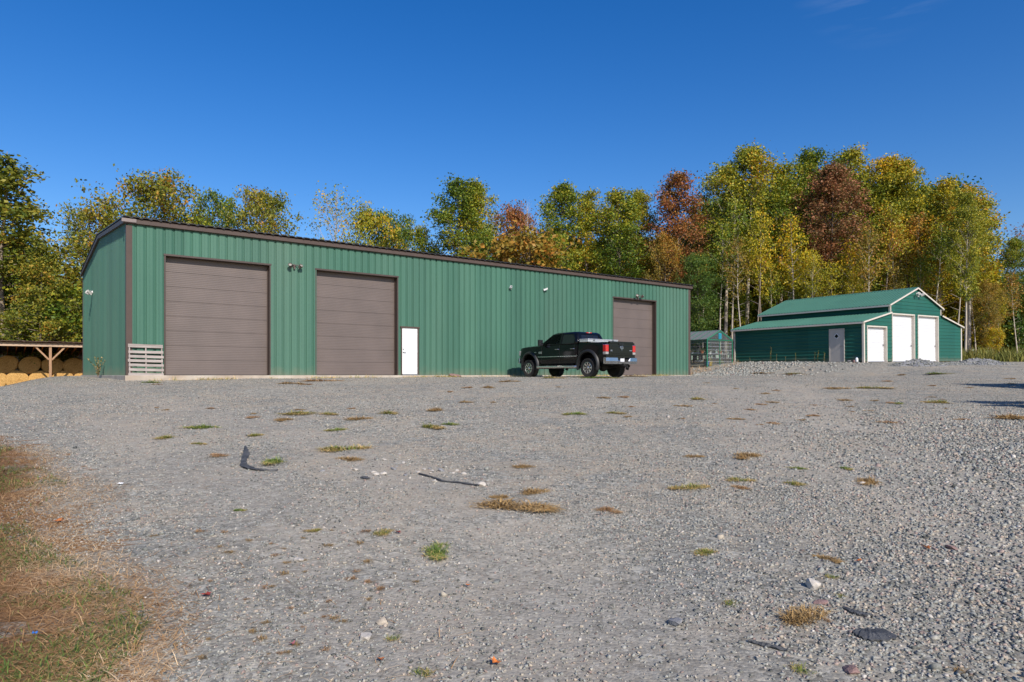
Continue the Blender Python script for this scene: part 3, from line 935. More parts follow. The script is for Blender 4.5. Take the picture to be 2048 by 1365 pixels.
# eave trim, rake trims, corner posts
w = MB()
w.prism([(-.055, HT - .205), (-.15, HT - .18), (-.15, HT - .05), (-.165, HT - .03), (-.055, HT - .03)], -.15, LEN + .15, 'x')
w.build("eave_trim", M['brown_trim'], shop)
for side in (-1, 1):
    xa = -.13 if side < 0 else LEN + .04
    t = MB()
    poly = []
    for y in (-.14, DEP / 2, DEP + .14): poly.append((y, HT + RISE * (1 - abs(y - DEP / 2) / (DEP / 2)) - .012))
    for y in (DEP + .14, DEP / 2, -.14): poly.append((y, HT + RISE * (1 - abs(y - DEP / 2) / (DEP / 2)) - .17))
    t.prism(poly, xa, xa + .11, 'x')
    t.build("rake_trim", M['brown_trim'], shop)
    for y in (-.047, DEP - .16):
        c = MB(); xx = -.05 if side < 0 else LEN - .15
        c.box(xx, xx + .20, y, y + .207, -.6 if y > 1 else -.02, HT - .24); c.build("corner_trim", M['brown_trim'], shop, bevel=.012)
# lighter end cap of the gutter
g_ = MB(); g_.box(-.20, .26, -.18, -.152, HT - .16, HT - .03); g_.build("gutter_cap", mat('faded_brown_trim', (.19, .15, .14), .5), shop, bevel=.01)


def garage_door(a, b_, h_):
    rec = .235
    d = MB()
    nsec = 8; sh = h_ / nsec
    for k in range(nsec):
        z0 = k * sh + (0.008 if k else .0); z1 = (k + 1) * sh - .005
        d.box(a + .02, b_ - .02, rec, rec + .05, z0, z1)
        if k: d.box(a + .02, b_ - .02, rec + .012, rec + .05, k * sh - .005, k * sh + .008)
    do = d.build("overhead_door", M['garage'], shop)
    s_ = MB(); s_.box(a + .02, b_ - .02, rec - .01, rec + .03, -.035, -.002); s_.build("bottom_seal", M['black_plastic'], do)
    for xa, xb in ((a - .055, a), (b_, b_ + .055)):
        j = MB(); j.box(xa, xb, -.045, rec + .05, -.01, h_); j.build("door_jamb", M['jamb'], do, bevel=.006)
    j = MB(); j.box(a - .07, b_ + .07, -.055, rec + .05, h_, h_ + .07); j.build("door_header", M['jamb'], do, bevel=.006)
    j = MB(); j.box(b_ - .022, b_ - .003, rec - .04, rec, 0, h_); j.build("weather_strip", M['brown_trim'], do)
    return do


for dd in DOORS: garage_door(*dd)
# white walk door
a, b_, h_ = WD
d = MB(); d.box(a + .045, b_ - .045, -.012, .035, .03, h_ - .045)
wd = d.build("walk_door", M['white_door'], shop, bevel=.004)
f = MB(); f.box(a - .012, a + .04, -.05, .06, 0, h_ - .045); f.box(b_ - .04, b_ + .012, -.05, .06, 0, h_ - .045); f.box(a - .05, b_ + .05, -.062, .06, h_ - .043, h_ + .02)
f.build("door_frame", M['brown_trim'], wd)
t = MB(); t.box(a + .04, b_ - .04, -.08, .05, -.015, .028); t.build("threshold", M['steel'], wd)
hd = MB(); hd.lathe([(.032, 0), (.032, -.02), (.014, -.024), (.014, -.055)], 'y', 14, (a + .115, -.012, 1.0)); hd.bar((a + .115, -.06, 1.0), (a + .235, -.066, 1.0), .02, .022)
hd.build("door_handle", M['steel'], wd)
hd = MB(); hd.lathe([(.028, 0), (.028, -.022), (.012, -.026)], 'y', 14, (a + .115, -.012, 1.14)); hd.build("deadbolt", M['steel'], wd)
for z in (.28, 1.05, 1.82):
    hg = MB(); hg.tube([(b_ - .042, -.022, z - .05), (b_ - .042, -.022, z + .05)], .011, 8); hg.build("hinge", M['steel'], wd)


def flood_light(loc, rotz, scale, m_body, parent, spread=.17):
    """twin-head security light: round back plate, sensor, two bell shaped heads on arms; faces local -y"""
    b0 = MB(); b0.lathe([(.065, 0), (.06, -.035), (.03, -.055)], 'y', 16)
    fl = b0.build("security_light", m_body, parent, smooth=False)
    fl.location = loc; fl.rotation_euler = (0, 0, rotz); fl.scale = (scale,) * 3
    for sg in (-1, 1):
        hd_ = MB()
        hd_.tube([(0, -.04, .0), (sg * spread * .5, -.09, .035), (sg * spread * .85, -.13, .0)], .014, 8)
        T = Matrix.Translation((sg * spread, -.15, -.03)) @ Matrix.Rotation(math.radians(sg * 30), 4, 'Z') @ Matrix.Rotation(math.radians(-35), 4, 'X')
        k = MB(); k.lathe([(.025, .07), (.05, .05), (.055, 0), (.072, -.075), (.066, -.078), (.05, -.06)], 'y', 16)
        hd_.add([T @ Vector(p_) for p_ in k.v], k.f)
        ho = hd_.build("lamp_head", m_body, fl, smooth=False)
        ln = MB(); ln.lathe([(.052, -.060), (.035, -.072)], 'y', 16)
        ln2 = MB(); ln2.add([T @ Vector(p_) for p_ in ln.v], ln.f); lo = ln2.build("lens", M['lens'], fl)
    se = MB(); se.box(-.028, .028, -.09, -.04, -.12, -.05); se.build("motion_sensor", m_body, fl, bevel=.01)
    return fl


flood_light((5.86, -.036, 4.36), 0, 1.15, M['lamp_bronze'], shop)
flood_light((25.75, -.055, 4.52), 0, 1.25, M['lamp_bronze'], shop)
fl = flood_light((-.036, 11.0, 3.95), -PI / 2, 1.2, M['lamp_pale'], shop)


def camera_fix(loc, yaw):
    b0 = MB(); b0.lathe([(.05, 0), (.045, -.03)], 'y', 14); b0.tube([(0, -.02, 0), (0, -.07, -.01)], .016, 8)
    c = b0.build("security_camera", M['white_plastic'], shop)
    c.location = loc
    T = Matrix.Translation((0, -.10, -.01)) @ Matrix.Rotation(yaw, 4, 'Z') @ Matrix.Rotation(math.radians(-22), 4, 'X')
    bd = MB(); k = MB(); k.lathe([(.03, .10), (.045, .09), (.045, -.12), (.052, -.125), (.052, -.13), (.03, -.125)], 'y', 16)
    k.box(-.055, .055, -.15, .09, .045, .055)
    bd.add([T @ Vector(p_) for p_ in k.v], k.f); bd.build("camera_body", M['white_plastic'], c)
    ln = MB(); k = MB(); k.lathe([(.036, -.128), (.03, -.134)], 'y', 14); ln.add([T @ Vector(p_) for p_ in k.v], k.f); ln.build("lens", M['black_plastic'], c)


camera_fix((16.65, -.036, 4.30), math.radians(-35))
camera_fix((18.85, -.036, 4.38), math.radians(55))

# the slab and its apron
sl = MB(); sl.box(-.12, LEN + .1, -.38, DEP + .1, -1.6, -.022)
so = sl.build("concrete_slab", M['concrete'], None, bevel=.015); so.location = (SX, SY, 0); so.rotation_euler = (0, 0, SA); tag(so, kind='structure')
sl = MB(); sl.box(LEN + .104, LEN + 4.3, -.36, .9, -.6, -.03)
so = sl.build("concrete_path", M['concrete'], None, bevel=.015); so.location = (SX, SY, 0); so.rotation_euler = (0, 0, SA); tag(so, kind='structure')

# ------------------------------------------------------------------ the small green barn with lean-tos
BA = math.atan2(.56, .828)
barn = empty("barn", (at(1728, 41.5), 41.5, .80), (0, -.0135, BA), 'dark green metal barn with white roll-up doors and lower side wings', 'barn')
BW, BD, X1, X2 = 12.8, 9.45, 3.12, 9.77
EA, LT, CE, PK = 2.42, 3.08, 3.62, 4.80


def hprofile(z0, z1, pitch=.229):
    pts = []; k = math.floor(z0 / pitch) - 1
    while (k - 1) * pitch < z1:
        c = k * pitch
        for dz, d in ((-.05, 0), (-.02, .022), (.02, .022), (.05, 0)):
            if z0 - 1e-6 <= c + dz <= z1 + 1e-6: pts.append((c + dz, d))
        k += 1
    if not pts or pts[0][0] > z0 + 1e-4: pts.insert(0, (z0, 0))
    if pts[-1][0] < z1 - 1e-4: pts.append((z1, 0))
    return pts


def hsheet(mb, z0, z1, xa, xb, place):
    pr = hprofile(z0, z1)
    ex = set()
    vs, fs = [], []
    for z, d in pr:
        vs.append(place(xa(z) if callable(xa) else xa, d, z)); vs.append(place(xb(z) if callable(xb) else xb, d, z))
    for i in range(len(pr) - 1): fs.append((2 * i, 2 * i + 1, 2 * i + 3, 2 * i + 2))
    mb.add(vs, fs)


SM = (.36, 2.58, 2.13); B1 = (3.32, 6.10, 3.0); B2 = (6.62, 9.36, 3.0); GD = (1.22, 2.21, 2.08)
fr = lambda x, d, z: (x, -d, z)
w = MB()
sl_l = lambda z: max(0, (z - EA) / (LT - EA) * X1)
sl_r = lambda z: BW - max(0, (z - EA) / (LT - EA) * (BW - X2))
# left wing
hsheet(w, 0, SM[2], 0, SM[0], fr); hsheet(w, 0, SM[2], SM[1], X1, fr); hsheet(w, SM[2], EA, 0, X1, fr); hsheet(w, EA, LT, sl_l, X1, fr)
# middle
hsheet(w, 0, 3.0, X1, B1[0], fr); hsheet(w, 0, 3.0, B1[1], B2[0], fr); hsheet(w, 0, 3.0, B2[1], X2, fr)
hsheet(w, 3.0, CE, X1, X2, fr)
mid = (X1 + X2) / 2
gl = lambda z: X1 + (z - CE) / (PK - CE) * (mid - X1); gr = lambda z: X2 - (z - CE) / (PK - CE) * (X2 - mid)
hsheet(w, CE, PK - .02, gl, gr, fr)
# right wing
hsheet(w, 0, EA, X2, BW, fr); hsheet(w, EA, LT, X2, sl_r, fr)
w.build("front_wall", M['barn_green'], barn, fix=False)
sd = lambda y, d, z: (-d, y, z)
w = MB(); hsheet(w, 0, GD[2], 0, GD[0], sd); hsheet(w, 0, GD[2], GD[1], BD, sd); hsheet(w, GD[2], EA, 0, BD, sd)
w.build("side_wall", M['barn_green'], barn, fix=False)
w = MB(); hsheet(w, 0, EA, 0, BD, lambda y, d, z: (BW + d, y, z)); w.build("side_wall", M['barn_green'], barn, fix=False)
w = MB()
bk = lambda x, d, z: (x, BD + d, z)
hsheet(w, 0, EA, 0, BW, bk); hsheet(w, EA, LT, sl_l, sl_r, bk); hsheet(w, LT, CE, X1, X2, bk); hsheet(w, CE, PK - .02, gl, gr, bk)
w.build("rear_wall", M['barn_green'], barn, fix=False)
w = MB(); hsheet(w, LT - .1, CE, 0, BD, lambda y, d, z: (X1 - d, y, z)); hsheet(w, LT - .1, CE, 0, BD, lambda y, d, z: (X2 + d, y, z))
w.build("upper_wall", M['barn_green'], barn, fix=False)


def roof_sheet(name, xa, za, xb, zb, y0=-.12, y1=BD + .15):
    w = MB()
    pr = []
    y = y0; k = 0
    while y < y1:
        for dy, d in ((0, 0), (.09, 0), (.10, .040), (.13, .040), (.145, 0)):
            if y + dy <= y1: pr.append((y + dy, d))
        y += .229
    pr.append((y1, 0))
    nx_, nz_ = -(zb - za), (xb - xa); l_ = math.hypot(nx_, nz_); nx_ /= l_; nz_ /= l_
    if nz_ < 0: nx_, nz_ = -nx_, -nz_
    vs, fs = [], []
    for y, d in pr:
        vs.append((xa + nx_ * d, y, za + nz_ * d)); vs.append((xb + nx_ * d, y, zb + nz_ * d))
    for i in range(len(pr) - 1): fs.append((2 * i, 2 * i + 1, 2 * i + 3, 2 * i + 2))
    w.add(vs, fs)
    o = w.build(name, M['barn_roof'], barn, fix=False)
    md = o.modifiers.new('thick', 'SOLIDIFY'); md.thickness = .02; md.offset = 0
    return o


sl1 = (LT - EA) / X1; sl2 = (PK - CE) / (mid - X1)
OV = .24
roof_sheet("wing_roof", -OV, EA - OV * sl1 + .05, X1 - .03, LT + .045)
roof_sheet("wing_roof", BW + OV, EA - OV * sl1 + .05, X2 + .03, LT + .045)
roof_sheet("main_roof", X1 - .26, CE - .26 * sl2 + .05, mid, PK + .05)
roof_sheet("main_roof", X2 + .26, CE - .26 * sl2 + .05, mid, PK + .05)
rc = MB(); rc.prism([(mid - .16, PK + .02), (mid, PK + .10), (mid + .16, PK + .02), (mid, PK + .075)], -.13, BD + .16, 'y'); rc.build("ridge_cap", M['barn_roof'], barn)
# pale trims
w = MB()
w.bar((-OV, -.135, EA - OV * sl1 + .02), (X1 - .03, -.135, LT + .015), .03, .09); w.bar((BW + OV, -.135, EA - OV * sl1 + .02), (X2 + .03, -.135, LT + .015), .03, .09)
w.bar((X1 - .26, -.138, CE - .26 * sl2 + .02), (mid, -.138, PK + .02), .03, .09); w.bar((X2 + .26, -.138, CE - .26 * sl2 + .02), (mid, -.138, PK + .02), .03, .09)
w.build("rake_trim", M['beige_trim'], barn)
for xx, zz in ((-OV - .01, EA - OV * sl1), (BW + OV + .01, EA - OV * sl1), (X1 - .27, CE - .26 * sl2), (X2 + .27, CE - .26 * sl2)):
    w = MB(); w.box(xx - .02, xx + .02, -.11, BD + .14, zz - .06, zz + .045); w.build("eave_trim", M['beige_trim'], barn)
for xx, yy, z0, z1 in ((0, 0, -.15, EA), (BW, 0, -.3, EA), (0, BD, -.3, EA), (BW, BD, -.3, EA)):
    w = MB(); w.box(xx - .075 if xx == 0 else xx - .05, xx + .05 if xx == 0 else xx + .075, yy - .045 if yy == 0 else yy - .05, yy + .09 if yy == 0 else yy + .05, z0, z1)
    w.build("corner_trim", M['beige_trim'], barn, bevel=.008)
for xx in (X1, X2):
    w = MB(); s0 = -1 if xx == X1 else 1
    w.box(xx - .04, xx + .04, -.035, .09, LT + .06, CE - .04); w.build("corner_trim", M['beige_trim'], barn)


def rollup(a, b_, h_):
    d = MB(); z = .06; rec = .13
    pr = []
    while z < h_:
        pr += [(z, 0), (z + .055, 0), (z + .062, .026), (z + .090, .026)]
        z += .103
    vs = []; fs = []
    for z, dd in pr:
        z = min(z, h_); vs += [(a + .02, rec + dd, z), (b_ - .02, rec + dd, z)]
    for i in range(len(pr) - 1): fs.append((2 * i, 2 * i + 1, 2 * i + 3, 2 * i + 2))
    d.add(vs, fs)
    o = d.build("roll_up_door", M['rollup_white'], barn, fix=False)
    bt = MB(); bt.box(a + .02, b_ - .02, rec - .03, rec + .03, -.0, .058); bt.build("bottom_bar", M['galv'], o)
    t = MB()
    t.box(a - .06, a + .005, -.05, rec + .03, -.1, h_ - .005); t.box(b_ - .005, b_ + .06, -.05, rec + .03, -.1, h_ - .005); t.box(a - .06, b_ + .06, -.052, rec + .03, h_ - .003, h_ + .075)
    t.build("door_trim", M['beige_trim'], o, bevel=.005)
    hd = MB(); hd.box(b_ - .17, b_ - .10, rec - .05, rec, .98, 1.07); hd.tube([(b_ - .2, rec - .04, 1.02), (b_ - .06, rec - .04, 1.02)], .012, 8); hd.build("latch", M['steel'], o)


for dd in (SM, B1, B2): rollup(*dd)
# pale grey walk door in the long side, diamond light, lever
g0, g1, gh = GD
d = MB(); d.box(-.035, .02, g0 + .05, g1 - .05, .05, gh - .05); gd = d.build("walk_door", M['grey_door'], barn, bevel=.004)
f = MB(); f.box(-.06, .03, g0 - .01, g0 + .045, 0, gh - .048); f.box(-.06, .03, g1 - .045, g1 + .01, 0, gh - .048); f.box(-.062, .03, g0 - .01, g1 + .01, gh - .046, gh + .01)
f.box(-.07, .03, g0 + .046, g1 - .046, 0, .045); f.build("door_frame", M['grey_door'], gd)
cy, cz, q = (g0 + g1) / 2, 1.62, .17
fz = MB()
for s0, s1 in (((cy - q, cz), (cy, cz + q)), ((cy, cz + q), (cy + q, cz)), ((cy + q, cz), (cy, cz - q)), ((cy, cz - q), (cy - q, cz))):
    fz.bar((-.043, s0[0], s0[1]), (-.043, s1[0], s1[1]), .03, .03, up=(1, 0, 0))
fz.build("window_frame", M['white_plastic'], gd)
pn = MB(); pn.prism([(cy - q, cz), (cy, cz + q), (cy + q, cz), (cy, cz - q)], -.039, -.0365, 'x'); pn.build("window_pane", M['dark_glass'], gd)
hd = MB(); hd.lathe([(.035, -.035), (.03, -.06), (.016, -.065), (.016, -.09)], 'x', 14, (0, g0 + .15, 1.0)); hd.bar((-.095, g0 + .15, 1.0), (-.10, g0 + .27, .965), .02, .022); hd.build("door_handle", M['steel'], gd)
flood_light((mid, -.03, 4.42), 0, 1.55, M['lamp_pale'], barn)

# ------------------------------------------------------------------ small greenhouse between the shop and the barn
GX0, GY0 = at(1414, 46), 46.0
GZ0 = gz1(GX0 + .6, GY0 + 1.2)
gh_ = empty("greenhouse", (GX0, GY0, .62), (0, 0, BA), 'small gabled greenhouse with green frame and clear ribbed panes', 'greenhouse')
GW, GL, GE_, GP = 2.6, 3.7, 1.78, 2.38
for k, (yy) in enumerate((0, GL / 2, GL)):
    for xx in (0, GW):
        b0 = MB(); b0.box(xx - .035, xx + .035, yy - .035, yy + .035, -.12, GE_); b0.build("post", M['frame_green'], gh_)
    b0 = MB(); b0.bar((0, yy, GE_), (GW / 2, yy, GP), .06, .07); b0.bar((GW, yy, GE_), (GW / 2, yy, GP), .06, .07); b0.build("rafter", M['frame_green'], gh_)
b0 = MB()
for xx in (0, GW): b0.box(xx - .03, xx + .03, .04, GL / 2 - .04, GE_ - .05, GE_ + .02); b0.box(xx - .03, xx + .03, GL / 2 + .04, GL - .04, GE_ - .05, GE_ + .02)
b0.box(GW / 2 - .03, GW / 2 + .03, .04, GL - .04, GP - .02, GP + .05)
for yy in (0, GL): b0.box(.04, GW - .04, yy - .02, yy + .02, GE_ - .05, GE_)
b0.box(GW / 2 - .025, GW / 2 + .025, -.02, .02, -.1, GE_ - .052)
for xx in (0, GW):
    b0.box(xx - .015, xx + .015, .04, GL / 2 - .04, .78, .82)
b0.build("frame_rail", M['frame_green'], gh_)
for xx in (0, GW):
    g_ = MB(); g_.box(xx - .006, xx + .006, .036, GL - .036, .02, GE_ - .055); g_.build("glazing_panel", M['poly'], gh_)
for yy in (0, GL):
    g_ = MB(); g_.prism([(.036, .02), (GW - .036, .02), (GW - .036, GE_ - .06), (.036, GE_ - .06)], yy - .005, yy + .005, 'y'); g_.prism([(.06, GE_ + .005), (GW - .06, GE_ + .005), (GW / 2, GP - .05)], yy - .005, yy + .005, 'y'); g_.build("glazing_panel", M['poly'], gh_)
b0 = MB()
for z in (.28, .52, .82, 1.06, 1.30, 1.54):
    b0.box(.04, GW / 2 - .03, -.016, -.006, z, z + .009); b0.box(GW / 2 + .03, GW - .04, -.016, -.006, z, z + .009); b0.box(-.018, -.007, .04, GL - .04, z, z + .009)
b0.build("glazing_bar", M['galv'], gh_)
for sg in (0, 1):
    g_ = MB()
    xa = -.1 if not sg else GW + .1
    g_.add([(xa, -.05, GE_ + .0), (GW / 2, -.05, GP + .06), (GW / 2, GL + .05, GP + .06), (xa, GL + .05, GE_ + .0)], [(0, 1, 2, 3)])
    o = g_.build("roof_panel", M['poly_roof'], gh_, fix=False); md = o.modifiers.new('t', 'SOLIDIFY'); md.thickness = .012
    b0 = MB()
    for k in range(7):
        yy = -.03 + k * (GL + .06) / 6
        b0.bar((xa, yy, GE_ + .015), (GW / 2, yy, GP + .075), .025, .02)
    b0.build("roof_bar", M['frame_green'], gh_)
v0 = MB()
for k in range(5): v0.box(GW / 2 - .13, GW / 2 + .13, -.05, -.012, GE_ + .08 + k * .068, GE_ + .13 + k * .068)
v0.box(GW / 2 - .15, GW / 2 + .15, -.03, -.01, GE_ + .05, GE_ + .44)
v0.build("vent", M['vent_blue'], gh_)
GM = Matrix.Translation((GX0, GY0, .62)) @ Matrix.Rotation(BA, 4, 'Z')


def gpt(x, y, z=0): return GM @ Vector((x, y, z))


for k, (bx0, bx1, by0, by1, lb) in enumerate(((.15, .62, .25, 3.4, 'slatted potting bench along the left side of the greenhouse'), (1.75, 2.45, .3, 3.3, 'slatted potting bench along the right side of the greenhouse'))):
    bn = empty("potting_bench", gpt(bx0, by0), (0, 0, BA), lb, 'bench', 'benches in the greenhouse')
    t = MB()
    n_ = 6
    for q in range(n_): t.box(q * (bx1 - bx0) / n_, (q + .8) * (bx1 - bx0) / n_, 0, by1 - by0, .78, .82)
    t.build("bench_top", M['wood_grey'], bn)
    for xx in (.03, bx1 - bx0 - .09):
        for yy in (.05, by1 - by0 - .12):
            t = MB(); t.box(xx, xx + .06, yy, yy + .06, -.15, .78); t.build("leg", M['bark_dark'], bn)


def pot(x, y, z, r, h, m_, label, plant=None, seed=0, grp='pots in the greenhouse'):
    o = empty("flower_pot", gpt(x, y, z), (0, 0, 0), label, 'plant pot', grp)
    t = MB(); t.lathe([(r * .68, 0), (r * .95, h * .8), (r * 1.08, h * .8), (r * 1.08, h), (r * .95, h), (r * .88, h * .85)], 'z', 18); t.build("pot_body", m_, o, smooth=False)
    if plant:
        rs2 = np.random.default_rng(seed + 100); n_ = 60
        X = rs2.normal(0, r * .5, n_); Y_ = rs2.normal(0, r * .5, n_)
        link("foliage", blades("pot_leaves", X, Y_, h * (.8 + 1.0 * rs2.random(n_)), .03 + .03 * rs2.random(n_), rs2.normal(1.0, .35, n_), seed, plant, local_z=np.full(n_, h * .9), curl=.8), o)


pot(.38, .75, .83, .13, .22, M['terracotta'], 'orange clay pot on the greenhouse bench nearest the shop wall', M['blade'], 1)
pot(.36, 1.6, .83, .11, .16, M['white_plastic'], 'white pot of leaves on the left greenhouse bench', M['blade'], 2)
pot(2.0, .6, .83, .10, .17, M['red_plastic'], 'red pot on the front end of the right greenhouse bench', M['blade'], 3)
pot(2.28, .75, .83, .12, .18, M['terracotta'], 'clay pot at the front corner of the right greenhouse bench', M['blade_mix'], 4)
pot(2.1, 1.5, .83, .12, .2, M['white_plastic'], 'white pot in the middle of the right greenhouse bench', M['blade'], 5)
pot(.85, .45, .0, .17, .3, M['yellow_plastic'], 'yellow bucket of leaves on the greenhouse floor', M['blade_mix'], 6)
pot(.45, .4, .0, .16, .28, M['blue_plastic'], 'blue tub on the greenhouse floor under the left bench', None, 7)
pot(1.9, .5, .0, .17, .22, M['black_plastic'], 'black nursery pot on the greenhouse floor under the right bench', M['blade'], 8)
pot(.35, 2.6, .83, .14, .24, M['terracotta'], 'orange clay pot far back on the left greenhouse bench', M['blade_mix'], 9)
for k, (x, y, z, lb) in enumerate(((.38, 1.15, .83, 'white seed tray on the left greenhouse bench'), (2.1, 1.05, .83, 'white seed tray on the right greenhouse bench'), (.36, 1.0, .30, 'white seed tray low under the left greenhouse bench'))):
    t = MB(); t.prism([(-.13, 0), (.13, 0), (.16, .09), (.145, .09), (.115, .02), (-.115, .02), (-.145, .09), (-.16, .09)], -.2, .2, 'y')
    o = t.build("seed_tray", M['white_plastic'], None); o.location = gpt(x, y, z); o.rotation_euler = (0, 0, BA); tag(o, lb, 'tray', 'seed trays in the greenhouse')
# dark leaning post between greenhouse and barn
t = MB(); t.tube([(0, 0, -.1), (.02, .01, .9), (.05, .02, 1.9)], [.09, .085, .075], 10)
o = t.build("wood_post", M['bark_dark'], None); px_ = gpt(2.78, .3); o.location = (px_.x, px_.y, gz1(px_.x, px_.y)); tag(o, 'dark round post standing in the gap between greenhouse and barn', 'post')

# ------------------------------------------------------------------ open hay shelter at the far left
HV = 55.2


def huv(u, v, z=0.0): return Vector((DU[0] * u + DV[0] * v, DU[1] * u + DV[1] * v, z))


HG = -1.05
hs_ = empty("hay_shelter", huv(0, HV, HG), (0, 0, SA), 'open-fronted lumber hay shelter with rust-brown roof and pale fascia', 'shed')
# local: x along the front, y to the back, z up from HG
ZF = 2.13 - HG; UL, UR, DPT = -9.0, 8.0, 6.6
zroof = lambda y: ZF + .05 - (y + .3) * .085
t = MB(); t.box(UL, UR, -.03, .03, ZF - .25, ZF + .0); t.build("fascia_board", M['wood_fascia'], hs_)
t = MB(); ribbed(t, UL - .2, UR + .2, 0, 1, lambda x, d, q: (x, -.3 + q * (DPT + .6), zroof(-.3 + q * (DPT + .6)) + .02 + d * .6)); o = t.build("roof", M['rust_roof'], hs_, fix=False)
md = o.modifiers.new('t', 'SOLIDIFY'); md.thickness = .03; md.offset = -1
x = UL + .2
while x < UR:
    t = MB(); t.bar((x, .034, zroof(0) - .11), (x, DPT - .03, zroof(DPT) - .11), .05, .17); t.build("rafter", M['wood_rust'], hs_)
    x += .48
t = MB(); ribbed(t, UL, UR, -.4, zroof(DPT) - .01, lambda x, d, z: (x, DPT - d * .7, z)); t.build("back_wall", M['galv'], hs_, fix=False)
for xx in (-7.0, -2.19, 2.61, 7.3):
    t = MB(); t.box(xx - .075, xx + .075, .036, .186, -.3, ZF - .22)
    po = t.build("post", M['wood_tan'], hs_, bevel=.008)
    for sg in (-1, 1):
        k = MB(); k.bar((xx + sg * .08, .11, ZF - 1.12), (xx + sg * .82, .11, ZF - .26), .05, .10); k.build("knee_brace", M['wood_tan'], po)


def bale_mesh():
    rs2 = np.random.default_rng(77)
    prof = [(0, 0), (.15, .012), (.30, .0), (.42, .012), (.52, .025), (.555, .05), (.57, .10), (.57, .6), (.57, 1.1), (.555, 1.16), (.5, 1.19), (.2, 1.2), (0, 1.2)]
    n_ = 40
    vs = []
    for r_, h_ in prof:
        for k in range(n_):
            a = 2 * PI * k / n_
            rr = max(r_, .004) * (1 + rs2.normal(0, .012) + .02 * math.sin(a * 3 + 1))
            vs.append((rr * math.cos(a) * 1.13, h_ + rs2.normal(0, .008), rr * math.sin(a)))
    fs = [(i * n_ + k, i * n_ + (k + 1) % n_, (i + 1) * n_ + (k + 1) % n_, (i + 1) * n_ + k) for i in range(len(prof) - 1) for k in range(n_)]
    t = MB(); t.add(vs, fs)
    return t


bm0 = bale_mesh().build("hay_bale", M['hay'], None, smooth=True)
names_up = ['round hay bale in the upper row at the photo\'s left edge', 'round hay bale in the upper row, first whole one from the left edge', 'round hay bale in the upper row left of and behind the post',
            'round hay bale in the upper row just right of the post', 'round hay bale in the upper row beside the green shop corner']
first = True
for k, u in enumerate((-1.02, .27, 1.56, 2.86, 4.16)):
    o = bm0 if first else bm0.copy()
    if not first: COL.objects.link(o)
    first = False
    o.location = huv(u, HV + 2.65, .735 - .03 * k); o.rotation_euler = (0, R.uniform(-.6, .6), SA)
    o.scale = (1.06 + R.uniform(-.03, .03), 1, 1.05 + R.uniform(-.03, .03))
    tag(o, ['round hay bale in the upper row cut by the left edge', 'round hay bale in the upper row, second from the left edge', 'round hay bale in the upper row just left of the post with braces',
            'round hay bale in the upper row behind and right of the post', 'round hay bale in the upper row nearest the green shop corner'][k], 'hay bale', 'hay bales stacked in the shelter')
for k, u in enumerate((-.40, .88, 2.16, 3.44, 4.72)):
    o = bm0.copy(); COL.objects.link(o)
    o.location = huv(u, HV + 2.45, -.40); o.rotation_euler = (0, R.uniform(-.8, .8), SA); o.scale = (1.14, 1, 1.16 + R.uniform(-.02, .02))
    tag(o, ['sunlit hay bale in the lower row at the left edge', 'sunlit hay bale in the lower row, second from the left edge', 'sunlit hay bale in the lower row directly behind the post',
            'sunlit hay bale in the lower row crossed by the post shadow', 'sunlit hay bale in the lower row nearest the green shop corner'][k], 'hay bale', 'hay bales stacked in the shelter')

# ------------------------------------------------------------------ the black pickup, nose towards the shop wall
TH = math.atan2(.768, -.64)
TX, TY = 2.74, 31.1
TZ = gz1(TX, TY) + .02
truck = empty("pickup_truck", (TX, TY, TZ), (0, 0, TH), 'black lifted four-door pickup truck parked nose-in against the green shop wall', 'pickup truck')
RW, FWX = -1.90, 1.90          # axles; local x forward, y left, z up


def loft(stations, name, mats, parent, smooth=True):
    """closed sections (lists of (y, z), left half bottom to top) along x, mirrored"""
    t = MB(); rings = []
    for x, half in stations:
        full = [(x, y, z) for y, z in half] + [(x, -y, z) for y, z in reversed(half)]
        rings.append(full)
    n = len(rings[0])
    vs = [q for r_ in rings for q in r_]
    fs = [(i * n + k, i * n + (k + 1) % n, (i + 1) * n + (k + 1) % n, (i + 1) * n + k) for i in range(len(rings) - 1) for k in range(n)]
    fs += [tuple(range(n)), tuple((len(rings) - 1) * n + k for k in range(n))]
    t.add(vs, fs)
    return t.build(name, mats, parent, smooth=False)


def sec(w, zb, zt, crown=.03, sh=.10):
    return [(w - .16, zb), (w - .05, zb + .05), (w - .015, zb + .2), (w, (zb + zt) / 2 - .05), (w - .004, (zb + zt) / 2 + .06), (w - .022, zt - sh - .06), (w - .05, zt - sh * .45), (w - .13, zt - .02), (w - .32, zt + crown * .55), (.15, zt + crown)]


def boolean(o, cutter):
    md = o.modifiers.new('cut', 'BOOLEAN'); md.operation = 'DIFFERENCE'; md.object = cutter; md.solver = 'EXACT'
    dg = bpy.context.evaluated_depsgraph_get()
    me = bpy.data.meshes.new_from_object(o.evaluated_get(dg))
    o.modifiers.remove(md)
    old = o.data; o.data = me; me.name = old.name


def shade(o, ang=32):
    me = o.data
    me.polygons.foreach_set('use_smooth', [True] * len(me.polygons))
    me.set_sharp_from_angle(angle=math.radians(ang))


